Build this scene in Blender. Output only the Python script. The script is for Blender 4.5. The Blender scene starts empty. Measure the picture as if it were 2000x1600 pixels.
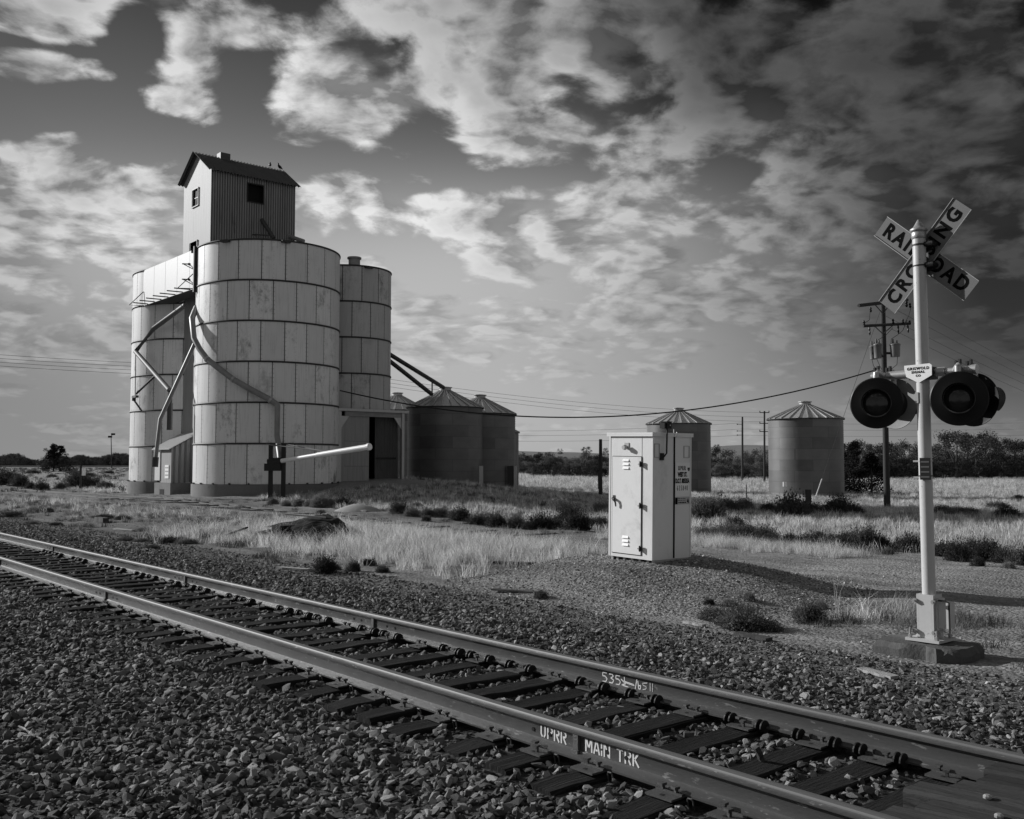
import bpy, bmesh, math, random
import numpy as np
from mathutils import Vector, Matrix, Euler, noise as mnoise
from math import sin, cos, pi, radians, sqrt, atan2, exp

random.seed(7)
rng = np.random.default_rng(7)
scene = bpy.context.scene
COL = scene.collection

# ------------------------------------------------------------------ camera
FPX, PITCH, AZ, EYE = 1905.0, radians(3.15), radians(40.35), 2.06
cd = bpy.data.cameras.new('camera'); cam = bpy.data.objects.new('camera', cd); COL.objects.link(cam)
cd.sensor_fit = 'HORIZONTAL'; cd.sensor_width = 36; cd.lens = 36 * FPX / 2000
cd.clip_start = .1; cd.clip_end = 6000
cam.location = (0, 0, EYE); cam.rotation_euler = (pi / 2 + PITCH, 0, 0)
scene.camera = cam

# ------------------------------------------------------------------ light
SUN_EL = radians(21); SUN_V = Vector((-.90 * cos(SUN_EL), .435 * cos(SUN_EL), sin(SUN_EL)))
SUN_V.normalize()
sd = bpy.data.lights.new('sun', 'SUN'); sun = bpy.data.objects.new('sun', sd); COL.objects.link(sun)
sd.energy = 4.8; sd.angle = radians(.53); sd.color = (1, 1, 1)
sun.rotation_euler = SUN_V.to_track_quat('Z', 'Y').to_euler()

scene.view_settings.view_transform = 'Standard'; scene.view_settings.look = 'None'
scene.view_settings.exposure = 0; scene.view_settings.gamma = 1; scene.view_settings.use_curve_mapping = False
scene.render.engine = 'CYCLES'
scene.cycles.max_bounces = 6; scene.cycles.diffuse_bounces = 3; scene.cycles.glossy_bounces = 3
scene.cycles.transparent_max_bounces = 8; scene.cycles.caustics_reflective = False; scene.cycles.caustics_refractive = False


# ------------------------------------------------------------------ pixel helpers (photo pixel -> point of the place)
def ray(px, py):
    a = (px - 1000) / FPX; c = (800 - py) / FPX
    return Vector((a, cos(PITCH) - sin(PITCH) * c, sin(PITCH) + cos(PITCH) * c))
def P(px, py, Y):
    d = ray(px, py); return Vector((0, 0, EYE)) + d * (Y / d.y)
def G(px, py, z=0.0):
    d = ray(px, py); return Vector((0, 0, EYE)) + d * ((z - EYE) / d.z)
UX, UY = sin(AZ), -cos(AZ)          # u: along the track towards the right
BX, BY = cos(AZ), sin(AZ)           # b: across the track, away from the viewer
TH = atan2(UY, UX)
def W(u, b, z=0.0): return Vector((UX * u + BX * b, UY * u + BY * b, z))
def UB(p): return (p[0] * UX + p[1] * UY, p[0] * BX + p[1] * BY)

# ------------------------------------------------------------------ node helpers
class NT:
    def __init__(s, tree): s.t = tree; s.n = tree.nodes; s.l = tree.links
    def new(s, typ, **kw):
        n = s.n.new(typ)
        for k, v in kw.items(): setattr(n, k, v)
        return n
    def put(s, sock, v):
        if v is None: return
        if isinstance(v, bpy.types.NodeSocket): s.l.new(v, sock)
        else:
            try: sock.default_value = v
            except Exception: sock.default_value = (v, v, v, 1)
    def m(s, op, a, b=None, c=None, clamp=False):
        n = s.new('ShaderNodeMath', operation=op); n.use_clamp = clamp
        s.put(n.inputs[0], a); s.put(n.inputs[1], b) if b is not None else None
        if c is not None: s.put(n.inputs[2], c)
        return n.outputs[0]
    def v(s, op, a, b=None):
        n = s.new('ShaderNodeVectorMath', operation=op); s.put(n.inputs[0], a)
        if b is not None:
            if op == 'SCALE': s.put(n.inputs['Scale'], b)
            else: s.put(n.inputs[1], b)
        return n.outputs[1] if op in ('DOT_PRODUCT', 'LENGTH', 'DISTANCE') else n.outputs[0]
    def noise(s, vec, scale, detail=4, rough=.55, dist=0):
        n = s.new('ShaderNodeTexNoise'); n.noise_dimensions = '3D'
        s.put(n.inputs['Vector'], vec); s.put(n.inputs['Scale'], scale); s.put(n.inputs['Detail'], detail)
        s.put(n.inputs['Roughness'], rough); s.put(n.inputs['Distortion'], dist)
        return n.outputs[0]
    def noisec(s, vec, scale, detail=3):
        n = s.new('ShaderNodeTexNoise'); s.put(n.inputs['Vector'], vec); s.put(n.inputs['Scale'], scale); s.put(n.inputs['Detail'], detail)
        return n.outputs[1]
    def mr(s, x, a, b, c=0., d=1., smooth=False):
        n = s.new('ShaderNodeMapRange'); n.clamp = True
        if smooth: n.interpolation_type = 'SMOOTHSTEP'
        for i, q in enumerate((x, a, b, c, d)): s.put(n.inputs[i], q)
        return n.outputs[0]
    def mixf(s, f, a, b):
        n = s.new('ShaderNodeMix'); n.data_type = 'FLOAT'; s.put(n.inputs[0], f); s.put(n.inputs[2], a); s.put(n.inputs[3], b)
        return n.outputs[0]
    def comb(s, x, y, z):
        n = s.new('ShaderNodeCombineXYZ'); s.put(n.inputs[0], x); s.put(n.inputs[1], y); s.put(n.inputs[2], z); return n.outputs[0]

# ------------------------------------------------------------------ sky (monochrome, red-filtered look, drawn in azimuth / elevation)
world = bpy.data.worlds.new('World'); scene.world = world; world.use_nodes = True
wt = NT(world.node_tree); wt.n.clear()
def sky_nodes():
    N = wt
    d = N.new('ShaderNodeTexCoord').outputs['Generated']
    sx = N.new('ShaderNodeSeparateXYZ'); N.l.new(d, sx.inputs[0]); x, y, z = sx.outputs
    az = N.m('ARCTAN2', x, y); el = N.m('ARCSINE', z)
    sky = N.new('ShaderNodeTexSky', sky_type='NISHITA'); sky.sun_disc = False
    sky.sun_elevation = SUN_EL; sky.sun_rotation = atan2(SUN_V.x, SUN_V.y)
    sky.air_density = 1; sky.dust_density = .6; sky.ozone_density = 1
    sc = N.new('ShaderNodeSeparateColor'); N.l.new(sky.outputs[0], sc.inputs[0])
    red = sc.outputs[0]
    base = N.m('MULTIPLY', N.m('POWER', N.m('MULTIPLY', red, .1), .8), 1.0)
    # clear-air tone falls with height
    q = N.comb(az, el, 0.)
    def blob(cx, cy, rx, ry, w):
        # centre and radii in photo pixels
        p = ray(cx, cy); a0 = atan2(p.x, p.y); e0 = math.asin(p.z / p.length)
        v = N.v('MULTIPLY', N.v('SUBTRACT', q, (a0, e0, 0)), (FPX / rx, FPX / ry, 0))
        g = N.m('POWER', 2.718, N.m('MULTIPLY', N.v('DOT_PRODUCT', v, v), -1.0))
        return N.m('MULTIPLY', g, w)
    def total(bl):
        t = None
        for b in bl:
            g = blob(*b); t = g if t is None else N.m('ADD', t, g)
        return t
    # cloud sheet coordinates: perspective of a curved deck
    den = N.m('ADD', N.m('MAXIMUM', z, 0.), .24)
    P2 = N.comb(N.m('DIVIDE', x, den), N.m('DIVIDE', y, den), 3.7)
    P2 = N.v('ADD', P2, N.v('SCALE', N.v('SUBTRACT', N.noisec(P2, 2.6, 3), (.5, .5, .5)), .16))
    def voro(vec, sc):
        n = N.new('ShaderNodeTexVoronoi'); n.feature = 'F1'; n.normalize = True; N.put(n.inputs['Vector'], vec); n.inputs['Scale'].default_value = sc
        n.inputs['Detail'].default_value = 2.; n.inputs['Roughness'].default_value = .48; n.inputs['Lacunarity'].default_value = 2.3
        return N.m('SUBTRACT', 1., n.outputs['Distance'])
    def fbm(vec):
        a = N.noise(vec, 2.6, 9, .58, .0)
        b = N.noise(N.v('ADD', vec, (7.3, 2.1, 0)), 8.5, 7, .6, .0)
        n = N.m('MULTIPLY', N.m('SUBTRACT', N.m('ADD', N.m('MULTIPLY', a, .68), N.m('MULTIPLY', b, .32)), .5), 1.35)
        w = N.m('MULTIPLY', N.m('SUBTRACT', voro(vec, 5.2), .70), 1.0)
        return N.m('ADD', .5, N.m('ADD', n, w))
    f0 = fbm(P2)
    f1 = fbm(N.v('ADD', P2, (-.045, .020, .0)))
    pos = total([(95, 30, 85, 42, .22), (85, 134, 95, 32, .42), (205, 152, 26, 14, .16), (372, 112, 42, 42, .24), (330, 198, 80, 38, .36), (300, 130, 34, 20, .14), (425, 145, 26, 18, .16), (1000, 300, 160, 30, .10),
                 (215, 212, 26, 20, .16), (35, 300, 60, 16, .16), (150, 268, 60, 14, .12), (190, 330, 55, 18, .15), (470, 45, 120, 50, .16), (430, 70, 60, 30, .12), (590, 120, 120, 60, .14),
                 (640, 195, 85, 58, .20), (705, 245, 75, 36, .20), (770, 70, 190, 100, .22), (830, 180, 90, 55, .24), (960, 230, 70, 60, .26), (1000, 110, 80, 90, .14), (1090, 270, 90, 50, .20), (1240, 255, 130, 80, .28), (1150, 50, 170, 70, .16), (1330, 110, 110, 70, .2), (1480, 60, 150, 60, .16), (1690, 60, 110, 60, .12),
                 (130, 450, 280, 80, .22), (60, 600, 320, 100, .16), (800, 420, 230, 60, .22), (1150, 430, 200, 55, .2), (1250, 580, 560, 110, .13), (1500, 180, 130, 60, .24), (1450, 270, 60, 30, .12), (1200, 370, 120, 20, .1),
                 (1600, 290, 130, 70, .18), (1780, 150, 150, 100, .18), (1560, 400, 130, 40, .14), (640, 350, 90, 18, .12), (1900, 380, 220, 220, .2), (900, 640, 700, 110, .06), (800, 300, 40, 16, .14), (700, 480, 200, 60, .08)])
    neg = total([(255, 50, 50, 60, .26), (430, 290, 150, 44, .26), (560, 45, 40, 40, .14), (235, 250, 60, 90, .18), (880, 310, 40, 30, .14), (1090, 345, 110, 14, .14), (1410, 330, 50, 40, .2),
                 (1430, 150, 40, 20, .06), (90, 225, 190, 36, .2), (60, 86, 120, 10, .2), (590, 325, 60, 30, .14), (915, 100, 20, 40, .12), (900, 190, 18, 22, .08), (1300, 425, 70, 18, .12), (1480, 225, 60, 18, .12), (1700, 340, 50, 30, .12), (470, 180, 40, 50, .15), (1100, 150, 60, 16, .1)])
    D = N.m('SUBTRACT', N.m('ADD', f0, pos), neg)
    dens = N.mr(D, .495, .665, 0, 1, True)
    lit = N.mr(N.m('SUBTRACT', f0, f1), -.10, .10, 0., 1.)
    core = N.mr(D, .62, 1.05, 0., 1., True)
    cl = N.m('ADD', .17, N.m('MULTIPLY', lit, .42))
    cl = N.m('MULTIPLY', cl, N.m('SUBTRACT', 1.12, N.m('MULTIPLY', core, .38)))
    gloom = total([(1980, 250, 540, 430, .84), (1560, 40, 420, 190, .55), (2080, 650, 330, 260, .50), (1250, -60, 330, 130, .45), (0, 820, 330, 230, .28), (1500, 700, 500, 160, .22), (-60, 120, 200, 330, .25), (830, 60, 150, 130, .22), (400, -60, 300, 100, .25), (1320, 210, 130, 90, .22)])
    glow = total([(100, 450, 330, 110, .30), (820, 430, 260, 90, .28), (850, 650, 500, 180, .10), (660, 190, 150, 80, .2)])
    light = N.m('MULTIPLY', N.m('MAXIMUM', N.m('SUBTRACT', 1., gloom), .13), N.m('ADD', 1.12, glow))
    cl = N.m('MULTIPLY', cl, light)
    # clear air: falls from pale haze at the horizon to the dark zenith of a red-filtered picture; the sun's own glare stays mild
    base = N.m('MULTIPLY', N.m('MINIMUM', base, .42), .80)
    tone = N.mr(el, radians(0.), radians(30.), 1.0, .22, True)
    haze = total([(980, 690, 640, 230, .155), (1000, 480, 520, 140, .17), (180, 500, 380, 130, .12), (1050, 850, 500, 100, .03)])
    clear = N.m('MULTIPLY', N.m('ADD', N.m('MULTIPLY', base, tone), haze), N.m('MAXIMUM', N.m('SUBTRACT', 1., N.m('MULTIPLY', gloom, .85)), .12))
    veil = N.mr(el, radians(1.), radians(20.), .0, 1., True)
    lowdens = N.m('MULTIPLY', dens, N.mixf(veil, .22, 1.))
    out = N.mixf(lowdens, clear, cl)
    ccol = N.new('ShaderNodeCombineColor')
    o10 = N.m('MULTIPLY', out, 10.)
    for i in range(3): N.l.new(o10, ccol.inputs[i])
    bg = N.new('ShaderNodeBackground'); N.l.new(ccol.outputs[0], bg.inputs[0]); bg.inputs[1].default_value = .1
    wo = N.new('ShaderNodeOutputWorld'); N.l.new(bg.outputs[0], wo.inputs[0])
sky_nodes()
world.cycles.sampling_method = 'MANUAL'; world.cycles.sample_map_resolution = 512

# ------------------------------------------------------------------ materials
def g4(v): return (v, v, v, 1)
def mat(name, col, rough=.7, var=.25, vscale=6., fine=.12, fscale=60., metal=0., bump=0., bscale=80., objrand=0., stretch=(1, 1, 1), spec=.4, extra=None):
    m = bpy.data.materials.new(name); m.use_nodes = True
    N = NT(m.node_tree); b = N.n['Principled BSDF']
    tc = N.new('ShaderNodeTexCoord').outputs['Object']
    vec = N.v('MULTIPLY', tc, stretch)
    oi = N.new('ShaderNodeObjectInfo')
    vec = N.v('ADD', vec, N.v('SCALE', N.comb(oi.outputs['Random'], oi.outputs['Random'], 0.), 37.))
    f = N.m('ADD', N.m('MULTIPLY', N.m('SUBTRACT', N.noise(vec, vscale, 5, .6), .5), var * 2.4), N.m('MULTIPLY', N.m('SUBTRACT', N.noise(vec, fscale, 3, .6), .5), fine * 2.4))
    if objrand: f = N.m('ADD', f, N.m('MULTIPLY', N.m('SUBTRACT', oi.outputs['Random'], .5), objrand))
    v = N.m('MAXIMUM', N.m('MULTIPLY', col, N.m('ADD', 1., f)), .004)
    if extra: v = extra(N, v, vec, tc)
    cc = N.comb(v, v, v); N.l.new(cc, b.inputs['Base Color'])
    b.inputs['Roughness'].default_value = rough; b.inputs['Metallic'].default_value = metal
    b.inputs['Specular IOR Level'].default_value = spec
    if bump:
        bn = N.new('ShaderNodeBump'); bn.inputs['Strength'].default_value = bump; bn.inputs['Distance'].default_value = .02
        N.l.new(N.noise(vec, bscale, 5, .65), bn.inputs['Height']); N.l.new(bn.outputs[0], b.inputs['Normal'])
    return m

def panel_extra(N, v, vec, tc):
    oi = N.new('ShaderNodeObjectInfo').outputs['Random']
    uv = N.new('ShaderNodeTexCoord').outputs['UV']
    # streaks running down the sheet and blotches of dirt on some sheets
    rnd = N.comb(N.m('MULTIPLY', oi, 91.), 0., 0.)
    st = N.noise(N.v('ADD', N.v('MULTIPLY', tc, (9., 9., .5)), rnd), 1.2, 5, .6)
    st = N.mr(st, .52, .8, 0., .30)
    bl = N.noise(N.v('ADD', N.v('MULTIPLY', tc, (1., 1., .7)), rnd), 1.0, 9, .74, 0.)
    bl = N.m('MULTIPLY', N.mr(bl, .50, .70, 0., 1., True), N.mr(oi, .30, .9, .08, .78))
    v = N.m('MULTIPLY', v, N.m('SUBTRACT', 1., st)); v = N.m('MULTIPLY', v, N.m('SUBTRACT', 1., bl))
    sp = N.new('ShaderNodeSeparateXYZ'); N.l.new(uv, sp.inputs[0])
    # bolt heads up the middle and along both side laps
    def dots(u0):
        du = N.m('MULTIPLY', N.m('SUBTRACT', sp.outputs[0], u0), 1.25)
        dv = N.m('MULTIPLY', N.m('SUBTRACT', N.m('FRACT', N.m('MULTIPLY', sp.outputs[1], 9.)), .5), .243)
        r = N.m('SQRT', N.m('ADD', N.m('MULTIPLY', du, du), N.m('MULTIPLY', dv, dv)))
        return N.mr(r, .016, .026, .55, 0.)
    dd = N.m('MAXIMUM', N.m('MULTIPLY', dots(.5), N.mr(oi, .3, .32, 0., .55)), N.m('MAXIMUM', dots(.035), N.m('MULTIPLY', dots(.965), .6)))
    v = N.m('MULTIPLY', v, N.m('SUBTRACT', 1., dd))
    # patchy darker band under the upper hoop, grime at the foot of the sheet
    gr = N.m('MAXIMUM', N.mr(sp.outputs[1], .95, 1., 0., .3), N.mr(sp.outputs[1], .05, 0., 0., .28))
    return N.m('MULTIPLY', v, N.m('SUBTRACT', 1., N.m('MULTIPLY', gr, N.mr(N.noise(vec, 9., 4, .6), .3, .7, 0., 1.))))

def rust_extra(lo, hi, dark, sc):
    def f(N, v, vec, tc):
        k = N.mr(N.noise(N.v('ADD', vec, (3., 1., 9.)), sc, 7, .66, .3), lo, hi, 0., 1., True)
        return N.mixf(k, v, dark)
    return f
def tie_extra(N, v, vec, tc):
    c = N.noise(N.v('MULTIPLY', vec, (40., 1.6, 8.)), 1., 6, .7, .6)
    k = N.mr(c, .54, .62, 0., 1.)
    v = N.mixf(N.m('MULTIPLY', k, .75), v, .008)
    l = N.mr(N.noise(N.v('MULTIPLY', vec, (18., .9, 4.)), 1., 5, .7), .56, .75, 0., 1.)
    return N.mixf(N.m('MULTIPLY', l, .7), v, .14)
def stone_extra(N, v, vec, tc):
    r = N.new('ShaderNodeObjectInfo').outputs['Random']
    r2 = N.m('FRACT', N.m('MULTIPLY', r, 17.31))
    k = N.m('POWER', r2, 2.6)
    return N.m('MULTIPLY', v, N.m('ADD', .45, N.m('MULTIPLY', k, 2.8)))

M = {}
M['panel'] = mat('painted_steel', .74, .40, .08, .8, .04, 30, objrand=.16, extra=panel_extra, bump=.12, bscale=1.1)
M['panel_grey'] = mat('galvanised_panel', .50, .45, .08, .8, .04, 30, objrand=.16, extra=panel_extra, bump=.12, bscale=1.1)
M['panel2'] = mat('bridge_steel', .54, .5, .08, 2, .03, 30, stretch=(3, 1, .3), bump=.1, bscale=3)
M['hoop'] = mat('hoop_steel', .035, .6)
M['liner'] = mat('dark_liner', .03, .9)
M['concrete'] = mat('concrete', .16, .85, .25, 1.2, .12, 25, stretch=(1, 1, .6), bump=.4, bscale=30, extra=rust_extra(.55, .75, .10, 2.0))
M['corr'] = mat('corrugated_sheet', .25, .6, .28, 1.3, .06, 20, metal=.15, stretch=(1.5, 1.5, .25), extra=rust_extra(.56, .72, .11, 1.3))
M['corr_light'] = mat('corrugated_sheet_light', .30, .6, .25, 1.6, .10, 12, stretch=(6, 6, .25), extra=rust_extra(.56, .78, .12, 1.0))
M['roofrust'] = mat('rusty_roof', .075, .6, .35, 1.6, .15, 15, stretch=(1, 1, .5), metal=.15)
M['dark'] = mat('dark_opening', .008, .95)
M['iron'] = mat('black_iron', .02, .55, metal=.2, bump=.2)
M['lampback'] = mat('lamp_back_grey', .24, .6)
M['iron2'] = mat('dull_iron', .06, .7)
M['pipe'] = mat('spout_pipe', .24, .5, .3, 3, .1, 40, metal=.2)
M['pipemid'] = mat('spout_pipe_dull', .10, .6, .3, 3, .1, 40)
M['pipedark'] = mat('dark_pipe', .06, .5, .3, 3, .1, 40, metal=.3)
M['auger'] = mat('white_tube', .85, .35, .05, 3)
def bin_extra(N, v, vec, tc):
    sp = N.new('ShaderNodeSeparateXYZ'); N.l.new(tc, sp.inputs[0]); x, y, z = sp.outputs
    zz = N.m('MULTIPLY', N.m('ADD', z, 10.), 1 / .82); ring = N.m('FLOOR', zz)
    ang = N.m('ADD', N.m('MULTIPLY', N.m('ARCTAN2', y, x), 1.12), N.m('MULTIPLY', N.m('MODULO', ring, 2.), .5)); sheet = N.m('FLOOR', ang)
    wn = N.new('ShaderNodeTexWhiteNoise'); wn.noise_dimensions = '2D'; N.l.new(N.comb(ring, sheet, 0.), wn.inputs['Vector'])
    v = N.m('MULTIPLY', v, N.m('ADD', .80, N.m('MULTIPLY', wn.outputs['Value'], .40)))
    l1 = N.mr(N.m('FRACT', zz), 0., .05, .45, 0.); l2 = N.mr(N.m('FRACT', ang), 0., .018, .45, 0.)
    return N.m('MULTIPLY', v, N.m('SUBTRACT', 1., N.m('MAXIMUM', l1, l2)))
M['binwall'] = mat('bin_wall', .145, .5, .26, .9, .08, 14, metal=.3, stretch=(1, 1, 1.6), extra=bin_extra)
M['binroof'] = mat('bin_roof', .42, .42, .15, 1.2, .05, 20, metal=.35, objrand=.2)
M['white'] = mat('cabinet_paint', .76, .42, .06, 1.2, .03, 50, stretch=(1, 1, .7), extra=rust_extra(.52, .84, .40, 1.4), bump=.10, bscale=2)
M['white2'] = mat('post_paint', .52, .4, .08, 8, .06, 90, extra=rust_extra(.655, .70, .10, 20.))
M['doorpaint'] = mat('door_paint', .8, .42, .05, 1.2, .03, 50, stretch=(1, 1, .7), extra=rust_extra(.50, .80, .40, 1.5), bump=.12, bscale=2)
M['blade'] = mat('sign_face', .15, .45, .08, 4, .05, 60)
M['signwhite'] = mat('sign_white', .85, .5, .06, 8, .08, 80)
M['black'] = mat('black_paint', .007, .45, .1, spec=.22)
M['ink'] = mat('black_ink', .008, .95, spec=.02)
M['lens'] = mat('dark_red_glass', .02, .12)
M['galv'] = mat('galvanised', .42, .4, .15, 10, metal=.5)
M['rail'] = mat('rail_side', .09, .42, .14, 5, .10, 70, stretch=(.3, 1, 1), metal=.35, bump=.12, bscale=60, extra=rust_extra(.60, .66, .24, 26.))
M['railtop'] = mat('rail_top', .13, .55, .10, 3, .06, 40, metal=.25, spec=.2, stretch=(.05, 8, 1))
M['sidrail'] = mat('siding_rail_rust', .11, .7, .4, 2)
M['joint'] = mat('joint_bar', .10, .6, .3, 14, metal=.2, bump=.3)
M['tie'] = mat('tie_wood', .022, .95, .35, 1., .15, 12, stretch=(6, .8, 2), bump=.7, bscale=10, objrand=.5, extra=tie_extra, spec=.08)
M['plate'] = mat('tie_plate', .085, .55, .3, 10, .1, 60, metal=.3, bump=.2)
M['stencil'] = mat('stencil_paint', .74, .6, .12, 20, .15, 90)
M['chalk'] = mat('chalk_paint', .60, .8, .1, 20, extra=rust_extra(.5, .62, .25, 40.))
M['stone'] = mat('ballast_rock', .115, .8, .15, 12, .12, 60, bump=.5, bscale=40, extra=stone_extra, spec=.3)
M['pebble'] = mat('pebble_rock', .19, .8, .15, 12, .1, 60, extra=stone_extra, spec=.3)
M['plank'] = mat('plank_wood', .05, .9, .3, 1.0, .15, 14, stretch=(.7, 7, 4), bump=.8, bscale=9, objrand=.4, spec=.1, extra=lambda N, v, vec, tc: N.mixf(N.mr(N.noise(N.v('MULTIPLY', tc, (1.2, 40., 8.)), 1., 6, .7, .5), .55, .63, 0., .8), v, .012))
M['polewood'] = mat('pole_wood', .04, .85, .3, 3, stretch=(4, 4, .3), bump=.4)
M['postwood'] = mat('post_wood', .05, .9, .3, 3, stretch=(4, 4, .3), bump=.4)
M['wire'] = mat('wire_metal', .05, .5)
M['cable'] = mat('cable_black', .012, .6)
M['tarp'] = mat('tar_sheet', .022, .85, .3, 4, bump=.3, bscale=14, spec=.12)
M['board'] = mat('weathered_board', .34, .8, .3, 3, stretch=(1, 8, 1), bump=.4)
M['boarddark'] = mat('dark_board', .05, .85, .3, 3, stretch=(1, 8, 1), bump=.4)
M['sand'] = mat('sand', .33, .95, .15, 4, .1, 60, bump=.3)
M['bark'] = mat('bark', .05, .9)
M['hill'] = mat('hill_grass', .15, .95, .3, .02, .25, .12)
M['transformer'] = mat('transformer_grey', .16, .45, .1, 4, metal=.2)

def leafmat(name, col, trans=.35, rnd=.5):
    m = bpy.data.materials.new(name); m.use_nodes = True
    N = NT(m.node_tree); N.n.clear()
    oi = N.new('ShaderNodeObjectInfo').outputs['Random']
    geo = N.new('ShaderNodeNewGeometry'); tc = N.new('ShaderNodeTexCoord').outputs['Object']
    rpi = geo.outputs['Random Per Island']
    k = N.m('ADD', 1., N.m('ADD', N.m('MULTIPLY', N.m('SUBTRACT', oi, .5), rnd), N.m('MULTIPLY', N.m('SUBTRACT', rpi, .5), rnd * 1.2)))
    v = N.m('MULTIPLY', col, k)
    c = N.comb(v, v, v)
    d = N.new('ShaderNodeBsdfDiffuse'); t = N.new('ShaderNodeBsdfTranslucent'); N.l.new(c, d.inputs[0]); N.l.new(c, t.inputs[0])
    mx = N.new('ShaderNodeMixShader'); mx.inputs[0].default_value = trans
    N.l.new(d.outputs[0], mx.inputs[1]); N.l.new(t.outputs[0], mx.inputs[2])
    o = N.new('ShaderNodeOutputMaterial'); N.l.new(mx.outputs[0], o.inputs[0])
    return m
M['straw'] = leafmat('dry_grass', .56, .40, 1.0)
M['straw_dim'] = leafmat('half_dry_grass', .24, .35, .6)
M['weed'] = leafmat('green_weed', .085, .3, .6)
M['bush'] = leafmat('sage_leaf', .075, .3, .7)
M['bush_lt'] = leafmat('sage_leaf_pale', .17, .3, .7)
M['tree'] = leafmat('tree_leaf', .055, .25, .7)
M['tree_lt'] = leafmat('tree_leaf_pale', .17, .3, .7)
M['cedar'] = leafmat('cedar_leaf', .028, .15, .7)

# ------------------------------------------------------------------ mesh builder
class MB:
    def __init__(s): s.v = []; s.f = []; s.uv = {}; s.mi = []; s.cur = 0
    def add(s, vs, fs, mi=None):
        o = len(s.v); s.v += [tuple(p) for p in vs]
        for f in fs: s.f.append([i + o for i in f]); s.mi.append(s.cur if mi is None else mi)
        return o
    def box(s, x0, x1, y0, y1, z0, z1, M_=None, mi=None):
        vs = [Vector((x, y, z)) for z in (z0, z1) for y in (y0, y1) for x in (x0, x1)]
        if M_ is not None: vs = [M_ @ p for p in vs]
        s.add(vs, [(0, 2, 3, 1), (4, 5, 7, 6), (0, 1, 5, 4), (2, 6, 7, 3), (0, 4, 6, 2), (1, 3, 7, 5)], mi); return s
    def tube(s, path, r, n=8, cap=True, r2=None):
        path = [Vector(p) for p in path]; k = len(path)
        rs = r if isinstance(r, (list, tuple)) else [r + ((r2 - r) * i / (k - 1) if r2 is not None else 0) for i in range(k)]
        vs = []; prev = None
        for i, p in enumerate(path):
            d = (path[min(i + 1, k - 1)] - path[max(i - 1, 0)]).normalized()
            a = (prev if prev is not None else (Vector((0, 0, 1)) if abs(d.z) < .9 else Vector((1, 0, 0))))
            a = (a - d * a.dot(d)); a = a.normalized() if a.length > 1e-6 else d.orthogonal().normalized()
            prev = a; b = d.cross(a)
            for j in range(n):
                t = 2 * pi * j / n; vs.append(p + (a * cos(t) + b * sin(t)) * rs[i])
        fs = [(i * n + j, i * n + (j + 1) % n, (i + 1) * n + (j + 1) % n, (i + 1) * n + j) for i in range(k - 1) for j in range(n)]
        if cap: fs += [tuple(range(n - 1, -1, -1)), tuple((k - 1) * n + j for j in range(n))]
        s.add(vs, fs); return s
    def lathe(s, prof, n=24, c=(0, 0), M_=None, cap=False, a0=0):
        vs = []
        for r, z in prof:
            for j in range(n):
                t = a0 + 2 * pi * j / n; p = Vector((c[0] + r * cos(t), c[1] + r * sin(t), z)); vs.append(M_ @ p if M_ is not None else p)
        k = len(prof)
        fs = [(i * n + j, i * n + (j + 1) % n, (i + 1) * n + (j + 1) % n, (i + 1) * n + j) for i in range(k - 1) for j in range(n)]
        if cap: fs += [tuple(range(n - 1, -1, -1)), tuple((k - 1) * n + j for j in range(n))]
        s.add(vs, fs); return s
    def prism(s, poly, d0, d1, M_):
        """polygon in local xy, extruded along local z from d0 to d1"""
        n = len(poly)
        vs = [M_ @ Vector((x, y, d)) for d in (d0, d1) for x, y in poly]
        fs = [tuple(range(n - 1, -1, -1)), tuple(range(n, 2 * n))] + [(i, (i + 1) % n, n + (i + 1) % n, n + i) for i in range(n)]
        s.add(vs, fs); return s
    def mesh(s, name, mats, smooth=False):
        me = bpy.data.meshes.new(name); me.from_pydata([tuple(p) for p in s.v], [], s.f)
        for m in (mats if isinstance(mats, (list, tuple)) else [mats]): me.materials.append(m)
        if any(s.mi): me.polygons.foreach_set('material_index', s.mi)
        if smooth: me.polygons.foreach_set('use_smooth', [True] * len(me.polygons))
        me.update(); return me
    def build(s, name, mats, parent=None, smooth=False, label=None, loc=None, rot=None):
        me = s.mesh(name, mats, smooth); return link(name, me, parent, label, loc, rot)

def link(name, me, parent=None, label=None, loc=None, rot=None):
    o = bpy.data.objects.new(name, me); COL.objects.link(o)
    if parent is not None: o.parent = parent
    if label: o['label'] = label
    if loc is not None: o.location = loc
    if rot is not None: o.rotation_euler = rot if not isinstance(rot, (int, float)) else (0, 0, rot)
    return o
def smooth_by_angle(o, ang=40):
    me = o.data; me.polygons.foreach_set('use_smooth', [True] * len(me.polygons))
    try: me.set_sharp_from_angle(angle=radians(ang))
    except Exception: pass
    return o
def tag(o, label, cat, group=None, kind=None):
    if label: o['label'] = label
    if cat: o['category'] = cat
    if group: o['group'] = group
    if kind: o['kind'] = kind
    return o
def thing(name, label, cat, loc=(0, 0, 0), rz=0, group=None):
    o = bpy.data.objects.new(name, None); COL.objects.link(o); o.location = loc
    o.rotation_euler = (0, 0, rz) if isinstance(rz, (int, float)) else rz
    o.empty_display_size = .3
    return tag(o, label, cat, group)
def structure(o): o['kind'] = 'structure'; return o
def copy_tree(o, parent=None):
    c = o.copy(); COL.objects.link(c)
    if parent is not None: c.parent = parent
    for ch in list(o.children): copy_tree(ch, c)
    return c
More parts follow.
